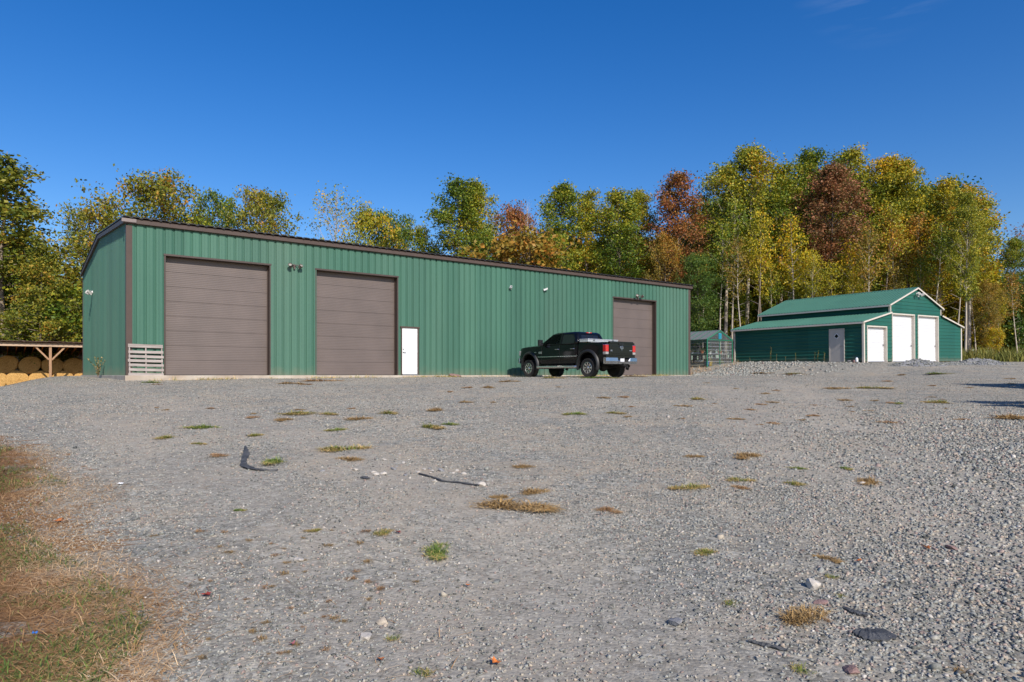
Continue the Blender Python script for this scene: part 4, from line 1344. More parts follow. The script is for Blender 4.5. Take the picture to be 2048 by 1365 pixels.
ZB = .54
body = loft([(2.90, sec(.80, .72, 1.24)), (2.84, sec(.90, .70, 1.32)), (2.66, sec(.955, .66, 1.385)), (2.3, sec(.985, ZB, 1.415)), (1.6, sec(.995, ZB, 1.44)), (1.15, sec(.995, ZB, 1.45)),
             (.95, sec(.992, ZB, 1.45, .0)), (.0, sec(.990, ZB, 1.46, .0)), (-1.15, sec(.990, ZB, 1.46, .0)), (-1.26, sec(.985, ZB, 1.46, .0))], "body", M['truck_paint'], truck)
bed = loft([(-1.31, sec(.985, ZB + .02, 1.49, 0, .07)), (-2.0, sec(.99, ZB + .02, 1.49, 0, .07)), (-2.85, sec(.985, ZB + .06, 1.48, 0, .07)), (-2.97, sec(.965, ZB + .10, 1.475, 0, .07))], "cargo_bed", M['truck_paint'], truck)


def cutter(f):
    t = MB(); f(t); return t.build("cutter", M['truck_trim'], truck)


for (obj_, cx) in ((body, FWX), (bed, RW)):
    for sg in (-1, 1):
        c = cutter(lambda t: t.lathe([(.565, sg * .52), (.565, sg * 1.3)], 'y', 40, (cx, 0, .50)))
        boolean(obj_, c); bpy.data.objects.remove(c)
c = cutter(lambda t: t.box(-2.99 + .07, -1.37, -.80, .80, .95, 1.8))
boolean(bed, c); bpy.data.objects.remove(c)
shade(body); shade(bed)
# dark wells and chassis
t = MB()
t.box(-2.8, 2.5, -.50, .50, .62, .85); t.box(-2.9, 2.6, -.52, -.40, .48, .62); t.box(-2.9, 2.6, .40, .52, .48, .62)
t.tube([(RW, -.8, .42), (RW, .8, .42)], .07, 10); t.lathe([(.05, -.2), (.17, -.1), (.19, 0), (.17, .1), (.05, .2)], 'x', 14, (RW, .0, .42))
t.tube([(FWX, -.8, .42), (FWX, .8, .42)], .06, 10); t.tube([(RW + .2, 0, .45), (FWX - .2, .15, .5)], .05, 8)
t.tube([(-.4, -.42, .42), (-2.2, -.45, .45), (-2.95, -.62, .46)], .05, 10); t.box(-.9, .1, -.3, .3, .44, .62)
for sg in (-1, 1): t.tube([(RW + .1, sg * .52, .42), (RW - .25, sg * .5, .85)], .035, 8)
t.build("chassis", M['chassis'], truck)
# cabin: rings rising from the belt line
rings = []
for z, xf, xr, w, r_ in ((1.44, 1.22, -1.24, .955, .10), (1.60, .98, -1.20, .905, .10), (1.80, .66, -1.13, .835, .10), (1.92, .46, -1.07, .785, .11), (1.975, .32, -1.0, .72, .14), (1.995, .12, -.86, .58, .16), (2.0, -.1, -.6, .3, .1)):
    q = []
    for (sx_, sy_, a0_) in ((1, 1, 0), (-1, 1, 90), (-1, -1, 180), (1, -1, 270)):
        cx = (xf - r_) if sx_ > 0 else (xr + r_); cy = sy_ * (w - r_)
        for k in range(4):
            a = math.radians(a0_ + 90 * k / 3); q.append((cx + r_ * math.cos(a), cy + r_ * math.sin(a), z))
    rings.append(q)
n_ = len(rings[0])
cab_shell = MB(); cab_shell.add([p_ for q in rings for p_ in q], [(i * n_ + k, i * n_ + (k + 1) % n_, (i + 1) * n_ + (k + 1) % n_, (i + 1) * n_ + k) for i in range(len(rings) - 1) for k in range(n_)] + [tuple((len(rings) - 1) * n_ + k for k in range(n_))])
cab = cab_shell.build("cabin_roof", M['truck_paint'], truck)
# openings for the side glass go clean through the cabin
wy = lambda z: .955 - (z - 1.44) * (.955 - .785) / .48
WIN = [[(.97, 1.475), (.50, 1.885), (-.10, 1.90), (-.10, 1.475)], [(-.20, 1.475), (-.20, 1.90), (-.88, 1.885), (-1.02, 1.70), (-1.02, 1.475)]]
for wv in WIN:
    c = cutter(lambda t: t.prism(wv, -1.2, 1.2, 'y')); boolean(cab, c); bpy.data.objects.remove(c)
c = cutter(lambda t: t.prism([(-.64, 1.50), (.64, 1.50), (.58, 1.87), (-.58, 1.87)], -1.6, -.9, 'x')); boolean(cab, c); bpy.data.objects.remove(c)
md = cab.modifiers.new('thick', 'SOLIDIFY'); md.thickness = .035; md.offset = -1
shade(cab, 40)
for wi, wv in enumerate(WIN):
    for sg in (-1, 1):
        g_ = MB(); ins = [(x, sg * (wy(z) - .022), z) for x, z in wv]; g_.add(ins, [tuple(range(len(ins)))])
        o = g_.build("side_window", M['truck_glass'] if wi == 0 else M['dark_glass'], truck, fix=False)
xr = lambda z: -1.24 + (z - 1.44) * .17 / .48
g_ = MB(); g_.add([(xr(z) + .02, y, z) for y, z in ((-.66, 1.49), (.66, 1.49), (.60, 1.88), (-.60, 1.88))], [(0, 1, 2, 3)]); rwn = g_.build("rear_window", M['dark_glass'], truck, fix=False)
g_ = MB()
for y in (-.2, .2): g_.bar((xr(1.5) + .012, y, 1.5), (xr(1.87) + .012, y, 1.87), .014, .012)
g_.build("slider_frame", M['truck_trim'], rwn)
g_ = MB(); g_.box(xr(1.53) + .004, xr(1.53) + .012, .42, .56, 1.54, 1.60); g_.build("sticker", M['white_plastic'], rwn)
g_ = MB(); g_.add([(1.20 - (z - 1.45) * 1.56 , y, z) for y, z in ((-.80, 1.47), (.80, 1.47), (.68, 1.9), (-.68, 1.9))], [(0, 1, 2, 3)]); g_.v = [(x + .012, y, z + .012) for x, y, z in g_.v]; g_.build("windshield", M['dark_glass'], truck, fix=False)
# seats and steering wheel seen through the front glass
t = MB()
for y in (-.4, .4): t.box(-.35, .15, y - .24, y + .24, 1.0, 1.28); t.box(-.45, -.3, y - .24, y + .24, 1.2, 1.68); t.box(-.44, -.32, y - .12, y + .12, 1.7, 1.84)
t.build("seat", M['truck_trim'], truck, bevel=.03)
t = MB(); t.tube([(.42 + .05 * math.sin(a), .4 + .19 * math.cos(a), 1.48 + .17 * math.sin(a)) for a in [2 * PI * k / 20 for k in range(21)]], .016, 6, cap=False); t.build("steering_wheel", M['truck_trim'], truck)
# centre brake light
t = MB(); t.box(-1.075, -.98, -.17, .17, 1.935, 1.975); bl = t.build("brake_light", M['red_lens'], truck, bevel=.01)
t = MB(); t.box(-1.08, -.99, -.045, .045, 1.934, 1.976); t.build("cargo_lamp", M['clear_lens'], bl, bevel=.008)
# doors: cut lines, handles, moulding
t = MB()
for sg in (-1, 1):
    for x in (1.02, -.15, -1.08):
        t.bar((x, sg * .992, ZB + .06), (x, sg * .990, 1.40), .012, .006, up=(0, 1, 0))
    t.bar((1.0, sg * .98, .66), (-1.05, sg * .98, .66), .008, .012)
t.build("door_seam", M['truck_trim'], truck)
for sg in (-1, 1):
    for x in (.02, -.95):
        t = MB(); t.tube([(x + .13, sg * .975, 1.22), (x + .09, sg * 1.015, 1.225), (x - .09, sg * 1.015, 1.225), (x - .13, sg * .975, 1.22)], .018, 8); t.build("door_handle", M['chrome'], truck)
    for xa, xb in ((1.28, -.14), (-.16, -1.24)):
        t = MB(); t.box(xb, xa, min(sg * .985, sg * 1.012), max(sg * .985, sg * 1.012), .885, .925); t.build("side_moulding", M['chrome'], truck, bevel=.008)
    t = MB(); t.tube([(1.30, sg * 1.02, .45), (1.22, sg * 1.07, .435), (-1.18, sg * 1.07, .435), (-1.26, sg * 1.02, .45)], .055, 12)
    for x in (.9, -.9): t.bar((x, sg * 1.02, .45), (x, sg * .6, .56), .05, .04)
    t.build("running_board", M['alloy'], truck)
    # wheel-arch flares
    for cx in (FWX, RW):
        t = MB(); pr_ = []
        for k in range(25):
            a = math.radians(-18 + 216 * k / 24); ca, sa = math.cos(a), math.sin(a)
            for rr, yy in ((.555, .93), (.555, 1.055), (.60, 1.075), (.665, 1.04), (.685, .965)):
                pr_.append((cx + rr * ca, sg * yy, .50 + rr * sa * 1.0))
        fs = [(i * 5 + k, i * 5 + (k + 1) % 5, (i + 1) * 5 + (k + 1) % 5, (i + 1) * 5 + k) for i in range(24) for k in range(5)] + [(0, 1, 2, 3, 4), (120, 121, 122, 123, 124)]
        t.add(pr_, fs); o = t.build("wheel_arch_flare", M['truck_trim'], truck); shade(o, 50)
    # mirrors
    t = MB(); t.tube([(.98, sg * .96, 1.46), (.95, sg * 1.10, 1.48)], .03, 8); t.box(.86, 1.0, min(sg * 1.06, sg * 1.27), max(sg * 1.06, sg * 1.27), 1.40, 1.68)
    mi = t.build("door_mirror", M['truck_trim'], truck, bevel=.03)
    t = MB(); t.box(.851, .858, min(sg * 1.085, sg * 1.245), max(sg * 1.085, sg * 1.245), 1.43, 1.65); t.build("mirror_glass", M['chrome'], mi)
    # badges: small bright plates on the front doors and fenders
    for x, z, wd_, hh in ((1.13, 1.10, .20, .10), (1.46, 1.12, .14, .045)):
        t = MB(); t.box(x - wd_ / 2, x + wd_ / 2, min(sg * .985, sg * .999), max(sg * .985, sg * .999), z - hh / 2, z + hh / 2); t.build("badge", M['steel'], truck, bevel=.006)
    # tail lights in bright bezels
    y0, y1 = sorted((sg * .80, sg * .985))
    t = MB(); t.box(-2.985, -2.80, y0 - .008, y1 + .008, .93, 1.36); tl = t.build("tail_light", M['chrome'], truck, bevel=.02)
    t = MB(); t.box(-2.997, -2.81, y0 + .010, y1 + .018, 1.05, 1.34); t.build("red_lens", M['red_lens'], tl, bevel=.02)
    t = MB(); t.box(-2.996, -2.81, y0 + .012, y1 + .016, .95, 1.04); t.build("reverse_lens", M['clear_lens'], tl, bevel=.015)
# tailgate
t = MB(); t.box(-3.0, -2.93, -.775, .775, .90, 1.47); t.box(-3.03, -2.92, -.775, .775, 1.40, 1.49); t.box(-3.012, -2.99, -.62, .62, .97, 1.30)
tg = t.build("tailgate", M['truck_paint'], truck, bevel=.014)
t = MB(); t.box(-3.035, -3.02, -.16, .16, 1.36, 1.405); t.build("tailgate_handle", M['truck_trim'], tg, bevel=.008)
# ram's-head emblem: shield face with two curled horns, bright on the tailgate
t = MB(); zc = 1.22
t.prism([(-.028, zc + .05), (.028, zc + .05), (.036, zc + .01), (.024, zc - .05), (.012, zc - .10), (-.012, zc - .10), (-.024, zc - .05), (-.036, zc + .01)], -3.035, -3.010, 'x')
for sg in (-1, 1):
    t.tube([(-3.022, sg * y, zc + z) for y, z in ((.018, .055), (.05, .075), (.082, .055), (.092, .01), (.078, -.03), (.055, -.035), (.045, -.01))], [.022, .024, .022, .019, .015, .011, .007], 8)
t.build("emblem", M['chrome'], tg)
for y in (.66, -.62):
    t = MB(); t.box(-3.018, -3.0, y - .09, y + .09, 1.10, 1.14) if y < 0 else t.box(-3.018, -3.0, y - .055, y + .055, 1.07, 1.135); t.build("badge", M['steel'], tg)
# bumpers
t = MB()
pr_ = [(1.00, -2.92), (1.0, -3.0), (.90, -3.13), (.42, -3.17), (.34, -3.14), (-.34, -3.14), (-.42, -3.17), (-.90, -3.13), (-1.0, -3.0), (-1.0, -2.92)]
prs = []
for (y, x) in pr_:
    step = .10 if abs(y) < .36 else (.0 if abs(y) > .40 else .05)
    prs += [(x, y, .54), (x - .015, y * 1.005, .66), (x, y, .80 - step), (x + .06, y, .82 - step), (x + .07, y, .55)]
k_ = 5; n_ = len(pr_)
fs = [(i * k_ + j, i * k_ + (j + 1) % k_, (i + 1) * k_ + (j + 1) % k_, (i + 1) * k_ + j) for i in range(n_ - 1) for j in range(k_)] + [tuple(range(k_)), tuple((n_ - 1) * k_ + j for j in range(k_))]
t.add(prs, fs); bp = t.build("rear_bumper", M['chrome'], truck)
t = MB(); t.box(-3.165, -3.15, -.02, .24, .64, .77); t.build("number_plate", M['plate'], bp)
t = MB(); t.box(-3.19, -3.151, -.26, -.06, .64, .74); t.box(-3.20, -2.8, -.05, .05, .46, .56); t.bar((-3.1, 0, .5), (-3.36, -.0, .40), .06, .06); t.lathe([(.02, 0), (.028, .03), (.02, .06)], 'z', 12, (-3.34, 0, .42)); t.build("tow_hitch", M['chassis'], truck)
t = MB()
t.prism([(2.80, .62), (3.02, .64), (3.03, .86), (2.85, .90)], -.93, .93, 'y'); t.build("front_bumper", M['chrome'], truck, bevel=.03)
t = MB(); t.box(2.80, 2.925, -.60, .60, .93, 1.24); t.build("grille", M['truck_trim'], truck, bevel=.02)
for sg in (-1, 1):
    t = MB(); t.box(2.70, 2.91, min(sg * .62, sg * .93), max(sg * .62, sg * .93), .98, 1.22); t.build("headlight", M['clear_lens'], truck, bevel=.03)
t = MB(); t.tube([(1.28, -.86, 1.44), (1.18, -.86, 1.95)], .006, 6); t.build("aerial", M['truck_trim'], truck)


def wheel(cx, sg):
    rt = MB(); Rr, W = .40, .30
    rt.lathe([(.255, -.13), (.30, -.15), (.37, -.152), (.402, -.135), (.405, 0), (.402, .135), (.37, .152), (.30, .15), (.255, .13)], 'y', 36)
    ty = rt
    for k in range(26):
        a = 2 * PI * k / 26
        for j, yy in enumerate((-.125, -.045, .045, .125)):
            T = Matrix.Rotation(-(a + (.12 if j % 2 else 0)), 4, 'Y') @ Matrix.Translation((.408, yy, 0))
            ty.box(-.02, .014, -.034, .034, -.032, .032, T=T)
        T = Matrix.Rotation(-a, 4, 'Y') @ Matrix.Translation((.385, 0, 0))
        ty.box(-.02, .018, -.165, -.135, -.03, .03, T=T); ty.box(-.02, .018, .135, .165, -.03, .03, T=T)
    wo_ = ty.build("wheel", M['tyre'], truck)
    wo_.location = (cx, sg * .83, .39); wo_.scale = (.94, 1, .94)
    r_ = MB(); r_.lathe([(.245, sg * .02), (.262, sg * .148), (.245, sg * .152), (.225, sg * .10), (.222, sg * -.05), (.20, sg * -.06)], 'y', 32)
    o = r_.build("rim", M['alloy'], wo_); shade(o, 40)
    r_ = MB()
    for k in range(8):
        T = Matrix.Rotation(2 * PI * k / 8, 4, 'Y')
        r_.add([T @ Vector(q) for q in ((.05, sg * .125, -.022), (.235, sg * .142, -.038), (.235, sg * .142, .038), (.05, sg * .125, .022), (.05, sg * .075, -.022), (.235, sg * .095, -.034), (.235, sg * .095, .034), (.05, sg * .075, .022))],
               [(0, 1, 2, 3), (7, 6, 5, 4), (0, 4, 5, 1), (1, 5, 6, 2), (2, 6, 7, 3), (3, 7, 4, 0)])
    r_.lathe([(.075, sg * .07), (.075, sg * .13), (.05, sg * .15), (.03, sg * .155)], 'y', 20)
    r_.build("spokes", M['alloy'], wo_)
    r_ = MB(); r_.lathe([(.222, sg * .02), (.21, sg * .03)], 'y', 24); r_.build("brake_disc", M['chassis'], wo_)


for cx in (FWX, RW):
    for sg in (-1, 1): wheel(cx, sg)

# the overhangs are short and the body a little narrow: fit the built parts to that
for o in list(truck.children):
    if o.name.startswith('wheel') and 'arch' not in o.name: continue
    for q in [o] + list(o.children):
        for v_ in q.data.vertices:
            x, y, z = v_.co
            if x > FWX: x = FWX + (x - FWX) * .80
            elif x < RW: x = RW + (x - RW) * .94
            v_.co = (x, y * .955, z)
        q.data.update()

# bright tool chest across the bed: it lies in the truck and is a thing of its own
TM = Matrix.Translation((TX, TY, TZ)) @ Matrix.Rotation(TH, 4, 'Z')
bx = empty("tool_chest", TM @ Vector((-1.66, 0, 1.19)), (0, 0, TH), 'bright aluminium tool chest across the pickup bed behind the cab', 'toolbox')
t = MB(); t.box(-.24, .24, -.76, .76, 0, .30); t.box(-.26, .26, -.95, .95, .305, .40); t.build("chest_body", M['diamond_plate'], bx, bevel=.01)
t = MB(); t.box(-.27, .27, -.955, .955, .404, .44); ld = t.build("lid", M['diamond_plate'], bx, bevel=.012)
for y in (-.6, .6):
    t = MB(); t.box(-.283, -.262, y - .05, y + .05, .35, .43); t.build("latch", M['steel'], ld)

# ------------------------------------------------------------------ pallet leaning on the wall
pw = MB()
pal = empty("wood_pallet", (0, 0, 0), (0, 0, 0), 'weathered grey wood pallet leaning on the green wall left of the first brown door', 'pallet')
SM4 = Matrix.Translation((SX, SY, 0)) @ Matrix.Rotation(SA, 4, 'Z')
pal.location = SM4 @ Vector((-.01, -.36, -.02)); pal.rotation_euler = (math.radians(-13), math.radians(1.0), SA)
PWD, PHT = 1.10, 1.13
rp = random.Random(5)
zs = [0.0, .165, .33, .485, .64, .80, 1.01]
for k, z in enumerate(zs):
    t = MB(); hgt = .095 if k < 6 else .125
    j = rp.uniform(-.012, .012)
    t.box(j, PWD + j, 0, .018, z, z + hgt, T=Matrix.Rotation(rp.uniform(-.008, .008), 4, 'Y')); t.build("deck_board", M['wood_grey'], pal, bevel=.004)
for x in (.02, PWD / 2 - .02, PWD - .06):
    t = MB(); t.box(x, x + .04, .021, .108, 0, PHT); t.build("stringer", M['wood_grey'], pal, bevel=.004)
for z in (0.0, .52, 1.03):
    t = MB(); t.box(0, PWD, .111, .128, z, z + .095); t.build("back_board", M['wood_grey'], pal, bevel=.004)

# ------------------------------------------------------------------ unseen trailer, a guess, added past the right edge to shadow the yard
tr = empty("shadow_trailer", (18.6, 19.9, gz1(18.6, 19.9)), (0, 0, math.radians(-4)), 'black high-sided trailer, unseen past the right edge, added to cast a shadow', 'trailer')
t = MB(); t.box(-2.4, 2.4, -.9, .9, .62, .70); t.build("deck", M['wood_grey'], tr)
t = MB()
for y in (-.95, .95): t.box(-2.45, 2.45, y - .04, y + .04, .50, .72)
for x in (-2.45, 0, 2.45): t.box(x - .04, x + .04, -.9, .9, .50, .61)
t.build("frame", M['trailer_steel'], tr)
for y in (-.97, .97):
    t = MB(); t.box(-2.45, 2.45, y - .02, y + .02, .72, 2.0)
    for x in (-2.43, -1.2, 0, 1.2, 2.43): t.box(x - .03, x + .03, y - .05, y - .021, .72, 2.0)
    t.build("side_board", M['trailer_steel'], tr)
t = MB(); t.box(-2.50, -2.455, -.9, .9, .72, 2.0); t.build("tailgate", M['trailer_steel'], tr)
t = MB(); t.tube([(2.45, -.6, .56), (3.7, 0, .54)], .05, 8); t.tube([(2.45, .6, .56), (3.7, 0, .54)], .05, 8); t.tube([(3.6, 0, .1), (3.6, 0, .8)], .04, 8); t.build("tongue", M['trailer_steel'], tr)
for y in (-1.12, 1.12):
    for x in (-.42, .42):
        t = MB(); t.lathe([(.2, -.1), (.34, -.1), (.36, -.05), (.36, .05), (.34, .1), (.2, .1)], 'y', 28, (x, y, .36)); wo_ = t.build("wheel", M['tyre'], tr)
        t = MB(); t.lathe([(.19, -.06), (.06, -.08), (.05, .08), (.19, .06)], 'y', 20, (x, y, .36)); t.build("rim", M['steel'], wo_)
    t = MB(); t.tube([(-.95, y, .62), (-.75, y, .80), (.75, y, .80), (.95, y, .62)], .12, 8); t.build("mudguard", M['trailer_steel'], tr)
# unseen pipe rack nearer the eye, invented to cast the second shadow
pr0 = empty("shadow_rack", (13.40, 14.6, gz1(13.40, 14.6)), (0, 0, math.radians(3)), 'unseen steel rack of long pipes added for its shadow past the right edge', 'rack')
for x in (-1.5, 1.3):
    t = MB()
    for sg in (-1, 1): t.bar((x, sg * .55, -.05), (x, sg * .06, 1.5), .07, .07)
    for z, hw in ((.5, .55), (.95, .42), (1.35, .3)): t.bar((x, -hw - .1, z), (x, hw + .1, z), .06, .06)
    t.build("end_frame", M['trailer_steel'], pr0)
for k, (y, z, xa, xb, rr) in enumerate(((-.38, 1.03, -2.2, 2.2, .04), (-.25, 1.03, -1.9, 2.4, .05), (.0, 1.42, -2.1, 2.3, .035), (.2, 1.42, -1.6, 2.0, .05), (.3, 1.03, -1.9, 2.1, .06), (-.3, .62, -1.8, 2.4, .09), (.0, .62, -1.7, 2.2, .09), (.3, .62, -1.75, 2.3, .09), (.5, 1.03, -1.8, 2.4, .05))):
    t = MB(); t.tube([(xa, y, z), (xb, y, z)], rr * 1.8, 10)  # added pipes, widened so their shadow on the yard is thicker
    o = t.build("shadow_pipe", M['trailer_steel'], None); o.location = pr0.location; o.rotation_euler = pr0.rotation_euler
    tag(o, 'unseen long black pipe added on the rack past the right edge for its shadow', 'pipe', 'pipes on the rack')


# ------------------------------------------------------------------ strays on the gravel
def rock(name, px, py, size, m_, label, seed, group=None, flat=.7, cat='stone', loc=None):
    x, y, z = ground_hit(px, py) if loc is None else loc
    rs2 = np.random.default_rng(seed)
    import bmesh
    bm = bmesh.new(); bmesh.ops.create_icosphere(bm, subdivisions=2, radius=1)
    cutn = [Vector(rs2.normal(0, 1, 3)).normalized() for _ in range(9)]
    for v_ in bm.verts:
        p_ = v_.co.copy()
        for c_ in cutn:
            d = p_.dot(c_)
            if d > .62: p_ -= c_ * (d - .62)
        v_.co = Vector((p_.x * 1.25, p_.y, p_.z * flat)) * size * .75
    me = bpy.data.meshes.new(name); bm.to_mesh(me); bm.free(); me.materials.append(m_)
    o = link(name, me); o.location = (x, y, z + size * flat * .32); o.rotation_euler = (rs2.normal(0, .15), rs2.normal(0, .15), rs2.uniform(0, 6))
    return tag(o, label, cat, group)


rock("stone", 1625, 1176, .066, M['stone_pale'], 'pale pointed stone standing alone on the coarse gravel at lower right', 1, flat=.95)
rock("stone", 600, 1122, .05, M['stone_pale'], 'flat pale stone in the gravel at lower left of the yard', 22, flat=.5)
rock("stone", 730, 1278, .05, M['stone_pale'], 'broken white stone near the bottom edge beside the spiky weed', 3, flat=.6)
rock("stone", 1352, 1250, .06, M['stone_grey'], 'blocky dark grey stone near the bottom edge right of centre', 4, flat=.7)
rock("stone", 1640, 1208, .055, M['stone_rust'], 'flat red-brown stone below the pale pointed stone', 5, flat=.35)
rock("stone", 1702, 1345, .062, M['stone_rust'], 'purplish stone at the bottom edge below the torn rubber', 6, flat=.45)
rock("stone", 1905, 1098, .06, M['stone_rust'], 'red-brown flat stone in coarse gravel toward the right edge', 8, flat=.4)
rock("stone", 963, 972, .06, M['stone_pale'], 'tan stone at the end of the thin black stick', 7, flat=.7)
rock("stone", 890, 746, .34, M['stone_rust'], 'low reddish rock against the foot of the long shop wall', 9, flat=.5, loc=(SM4 @ Vector((13.15, -.52, -.1))))
rp2 = random.Random(12)
for k in range(26):
    px_, py_ = rp2.gauss(800, 62), rp2.gauss(938, 13)
    rock("pebble", px_, py_, rp2.uniform(.03, .058), M['stone_pale'] if rp2.random() < .75 else M['stone_grey'], 'pale pebble in the scatter of light stones left of the black stick', 40 + k, group='scatter of pale pebbles in mid yard', flat=.5, cat='pebble')
for k, (px_, lb) in enumerate(((1703, 'dark cobble on the ground by the barn walk door'), (1712, 'brown cobble beside the white jug by the barn corner'))):
    p_ = Matrix.Translation(barn.location) @ Matrix.Rotation(BA, 4, 'Z') @ Vector((-.35, .75 - .3 * k, -.02))
    rock("cobble", 0, 0, .2, M['stone_grey'] if k == 0 else M['stone_rust'], lb, 80 + k, loc=(p_.x, p_.y, p_.z))
p_ = Matrix.Translation(barn.location) @ Matrix.Rotation(BA, 4, 'Z') @ Vector((-.32, .28, -.03))
jg = empty("jug", p_, (0, 0, .4), 'small white jug on the ground at the near corner of the barn', 'jug')
t = MB(); t.lathe([(.07, 0), (.085, .02), (.085, .2), (.05, .26), (.03, .28)], 'z', 16); t.build("jug_body", M['white_plastic'], jg, smooth=True)
t = MB(); t.lathe([(.034, .282), (.034, .31)], 'z', 14); t.build("cap", M['blue_plastic'], jg)


def strip(name, pxs, wds, thick, m_, label, cat, lift=.012, wob=.01, seed=0):
    """limp strip lying on the gravel along photograph points"""
    rs2 = random.Random(seed)
    pts = [Vector(ground_hit(*q)) for q in pxs]
    P2, W2 = [], []
    for i in range(len(pts) - 1):
        for k in range(6):
            q = k / 6; P2.append(pts[i].lerp(pts[i + 1], q)); W2.append(wds[i] * (1 - q) + wds[i + 1] * q)
    P2.append(pts[-1]); W2.append(wds[-1])
    vs = []
    for i, p_ in enumerate(P2):
        d = (P2[min(i + 1, len(P2) - 1)] - P2[max(i - 1, 0)]); d.z = 0; d.normalize(); s_ = Vector((-d.y, d.x, 0))
        w_ = W2[i] * rs2.uniform(.75, 1.15)
        for q, zz in ((-1, rs2.uniform(0, wob)), (0, wob * rs2.uniform(.5, 1.6)), (1, rs2.uniform(0, wob))):
            xx = p_ + s_ * q * w_ / 2; vs.append((xx.x, xx.y, gz1(xx.x, xx.y) + lift + zz))
    fs = []
    for i in range(len(P2) - 1):
        for q in (0, 1): fs.append((i * 3 + q, i * 3 + q + 1, i * 3 + q + 4, i * 3 + q + 3))
    c_ = sum((Vector(v_) for v_ in vs), Vector()) / len(vs)
    t = MB(); t.add([Vector(v_) - c_ for v_ in vs], fs)
    o = t.build(name, m_, None, fix=False); o.location = c_
    md = o.modifiers.new('t', 'SOLIDIFY'); md.thickness = thick; md.offset = 1
    return tag(o, label, cat)


strip("rubber_strip", [(491, 896), (493, 910), (488, 922), (487, 934), (503, 940), (525, 943), (556, 944)], [.03, .10, .06, .10, .08, .04, .02], .006, M['rubber_scrap'], 'torn black rubber strip lying in an L bend on the gravel', 'rubber strip', wob=.014, seed=1)
strip("stick", [(838, 950), (866, 957), (885, 965), (920, 968), (958, 974)], [.012, .03, .02, .016, .024], .014, M['rubber_scrap'], 'thin black stick slanting across mid gravel to a tan stone', 'stick', seed=2)
strip("rubber_scrap", [(1686, 1219), (1708, 1228), (1728, 1234), (1746, 1236)], [.018, .045, .04, .02], .010, M['rubber_scrap'], 'narrow curled black rubber scrap above the wide torn one at lower right', 'rubber scrap', wob=.006, seed=3)
strip("rubber_scrap", [(1707, 1268), (1728, 1272), (1750, 1276), (1780, 1270)], [.05, .13, .16, .10], .008, M['rubber_scrap'], 'wide frayed grey-black rubber scrap on the coarse gravel at lower right', 'rubber scrap', wob=.006, seed=4)
strip("rubber_scrap", [(1498, 1286), (1530, 1294), (1575, 1304)], [.02, .03, .03], .008, M['rubber_scrap'], 'half buried dark rubber sliver below the round brown weed at lower right', 'rubber scrap', lift=.006, seed=5)
strip("rubber_scrap", [(725, 957), (738, 960)], [.07, .05], .01, M['rubber_scrap'], 'small dark rubber scrap below the scatter of pale pebbles', 'rubber scrap', seed=6)


def fallen_leaf(px, py, s_, m_, label, seed):
    x, y, z = ground_hit(px, py); rs2 = random.Random(seed)
    t = MB()
    ol = [(0, -.5), (.22, -.3), (.45, -.32), (.34, -.02), (.5, .22), (.2, .25), (0, .55), (-.2, .25), (-.5, .22), (-.34, -.02), (-.45, -.32), (-.22, -.3)]
    vs = [(a * s_, b_ * s_, abs(a) * s_ * .45 + rs2.uniform(0, .15) * s_) for a, b_ in ol] + [(0, 0, 0)]
    t.add(vs, [(i, (i + 1) % 12, 12) for i in range(12)]); t.tube([(0, -.45 * s_, .01 * s_), (.05 * s_, -.9 * s_, .06 * s_)], .02 * s_, 5)
    o = t.build("fallen_leaf", m_, None, fix=False); o.location = (x, y, z + .012); o.rotation_euler = (rs2.uniform(-.3, .3), rs2.uniform(-.3, .3), rs2.uniform(0, 6))
    return tag(o, label, 'leaf', 'fallen leaves on the gravel')


fallen_leaf(990, 1332, .055, M['leaf_orange'], 'curled bright orange leaf near the bottom edge of the gravel', 1)
fallen_leaf(413, 1196, .055, M['leaf_red'], 'dark red curled leaf on the gravel right of the lawn', 2)
fallen_leaf(585, 1294, .04, M['leaf_pink'], 'small pink leaf on the gravel near the bottom edge', 3)
fallen_leaf(116, 1046, .075, M['leaf_orange'], 'orange leaf on the brown straw of the lawn', 4)
fallen_leaf(1853, 1100, .06, M['leaf_orange'], 'small orange leaf on the coarse gravel toward the right', 5)
fallen_leaf(936, 1176, .035, M['leaf_orange'], 'tiny orange leaf right of centre below the big green weed', 6)
fallen_leaf(796, 1068, .05, M['leaf_red'], 'small red leaf beside a low weed in mid gravel', 7)
fallen_leaf(760, 1325, .04, M['leaf_orange'], 'tan orange leaf close to the bottom edge left of the straw tuft', 8)
fallen_leaf(1720, 1126, .04, M['leaf_orange'], 'yellow orange leaf among the coarse stones at right', 9)
strip("paper_scrap", [(64, 1280), (76, 1278)], [.022, .015], .002, M['blue_plastic'], 'small blue plastic scrap in the lawn near the lower left corner', 'scrap', lift=.03, seed=8)
strip("paper_scrap", [(237, 970), (247, 970)], [.045, .03], .002, M['white_plastic'], 'tiny pale scrap on the gravel beside the lawn edge', 'scrap', seed=9)

# ------------------------------------------------------------------ weed tufts on the gravel
def tuft_mesh(seed, n, upright):
    rs2 = np.random.default_rng(seed)
    k = 6
    cx, cy = rs2.normal(0, .42, k), rs2.normal(0, .34, k)
    w_ = rs2.integers(0, k, n)
    X = cx[w_] + rs2.normal(0, .20, n); Y = cy[w_] + rs2.normal(0, .20, n)
    rr = np.hypot(X, Y); X, Y = np.where(rr > 1, X / rr, X), np.where(rr > 1, Y / rr, Y)
    ln = (.22 + .34 * rs2.random(n))
    rr = np.hypot(X, Y)
    return blades("weed_tuft", X, Y, ln, .018 + .02 * rs2.random(n), rs2.normal(upright, .35, n) * (1 - .6 * np.clip(rr, 0, 1)), seed, M['blade'], local_z=np.zeros(n), curl=.6, rnd=np.clip(.75 * rs2.random(n) + .55 * rr - .15, 0, 1))


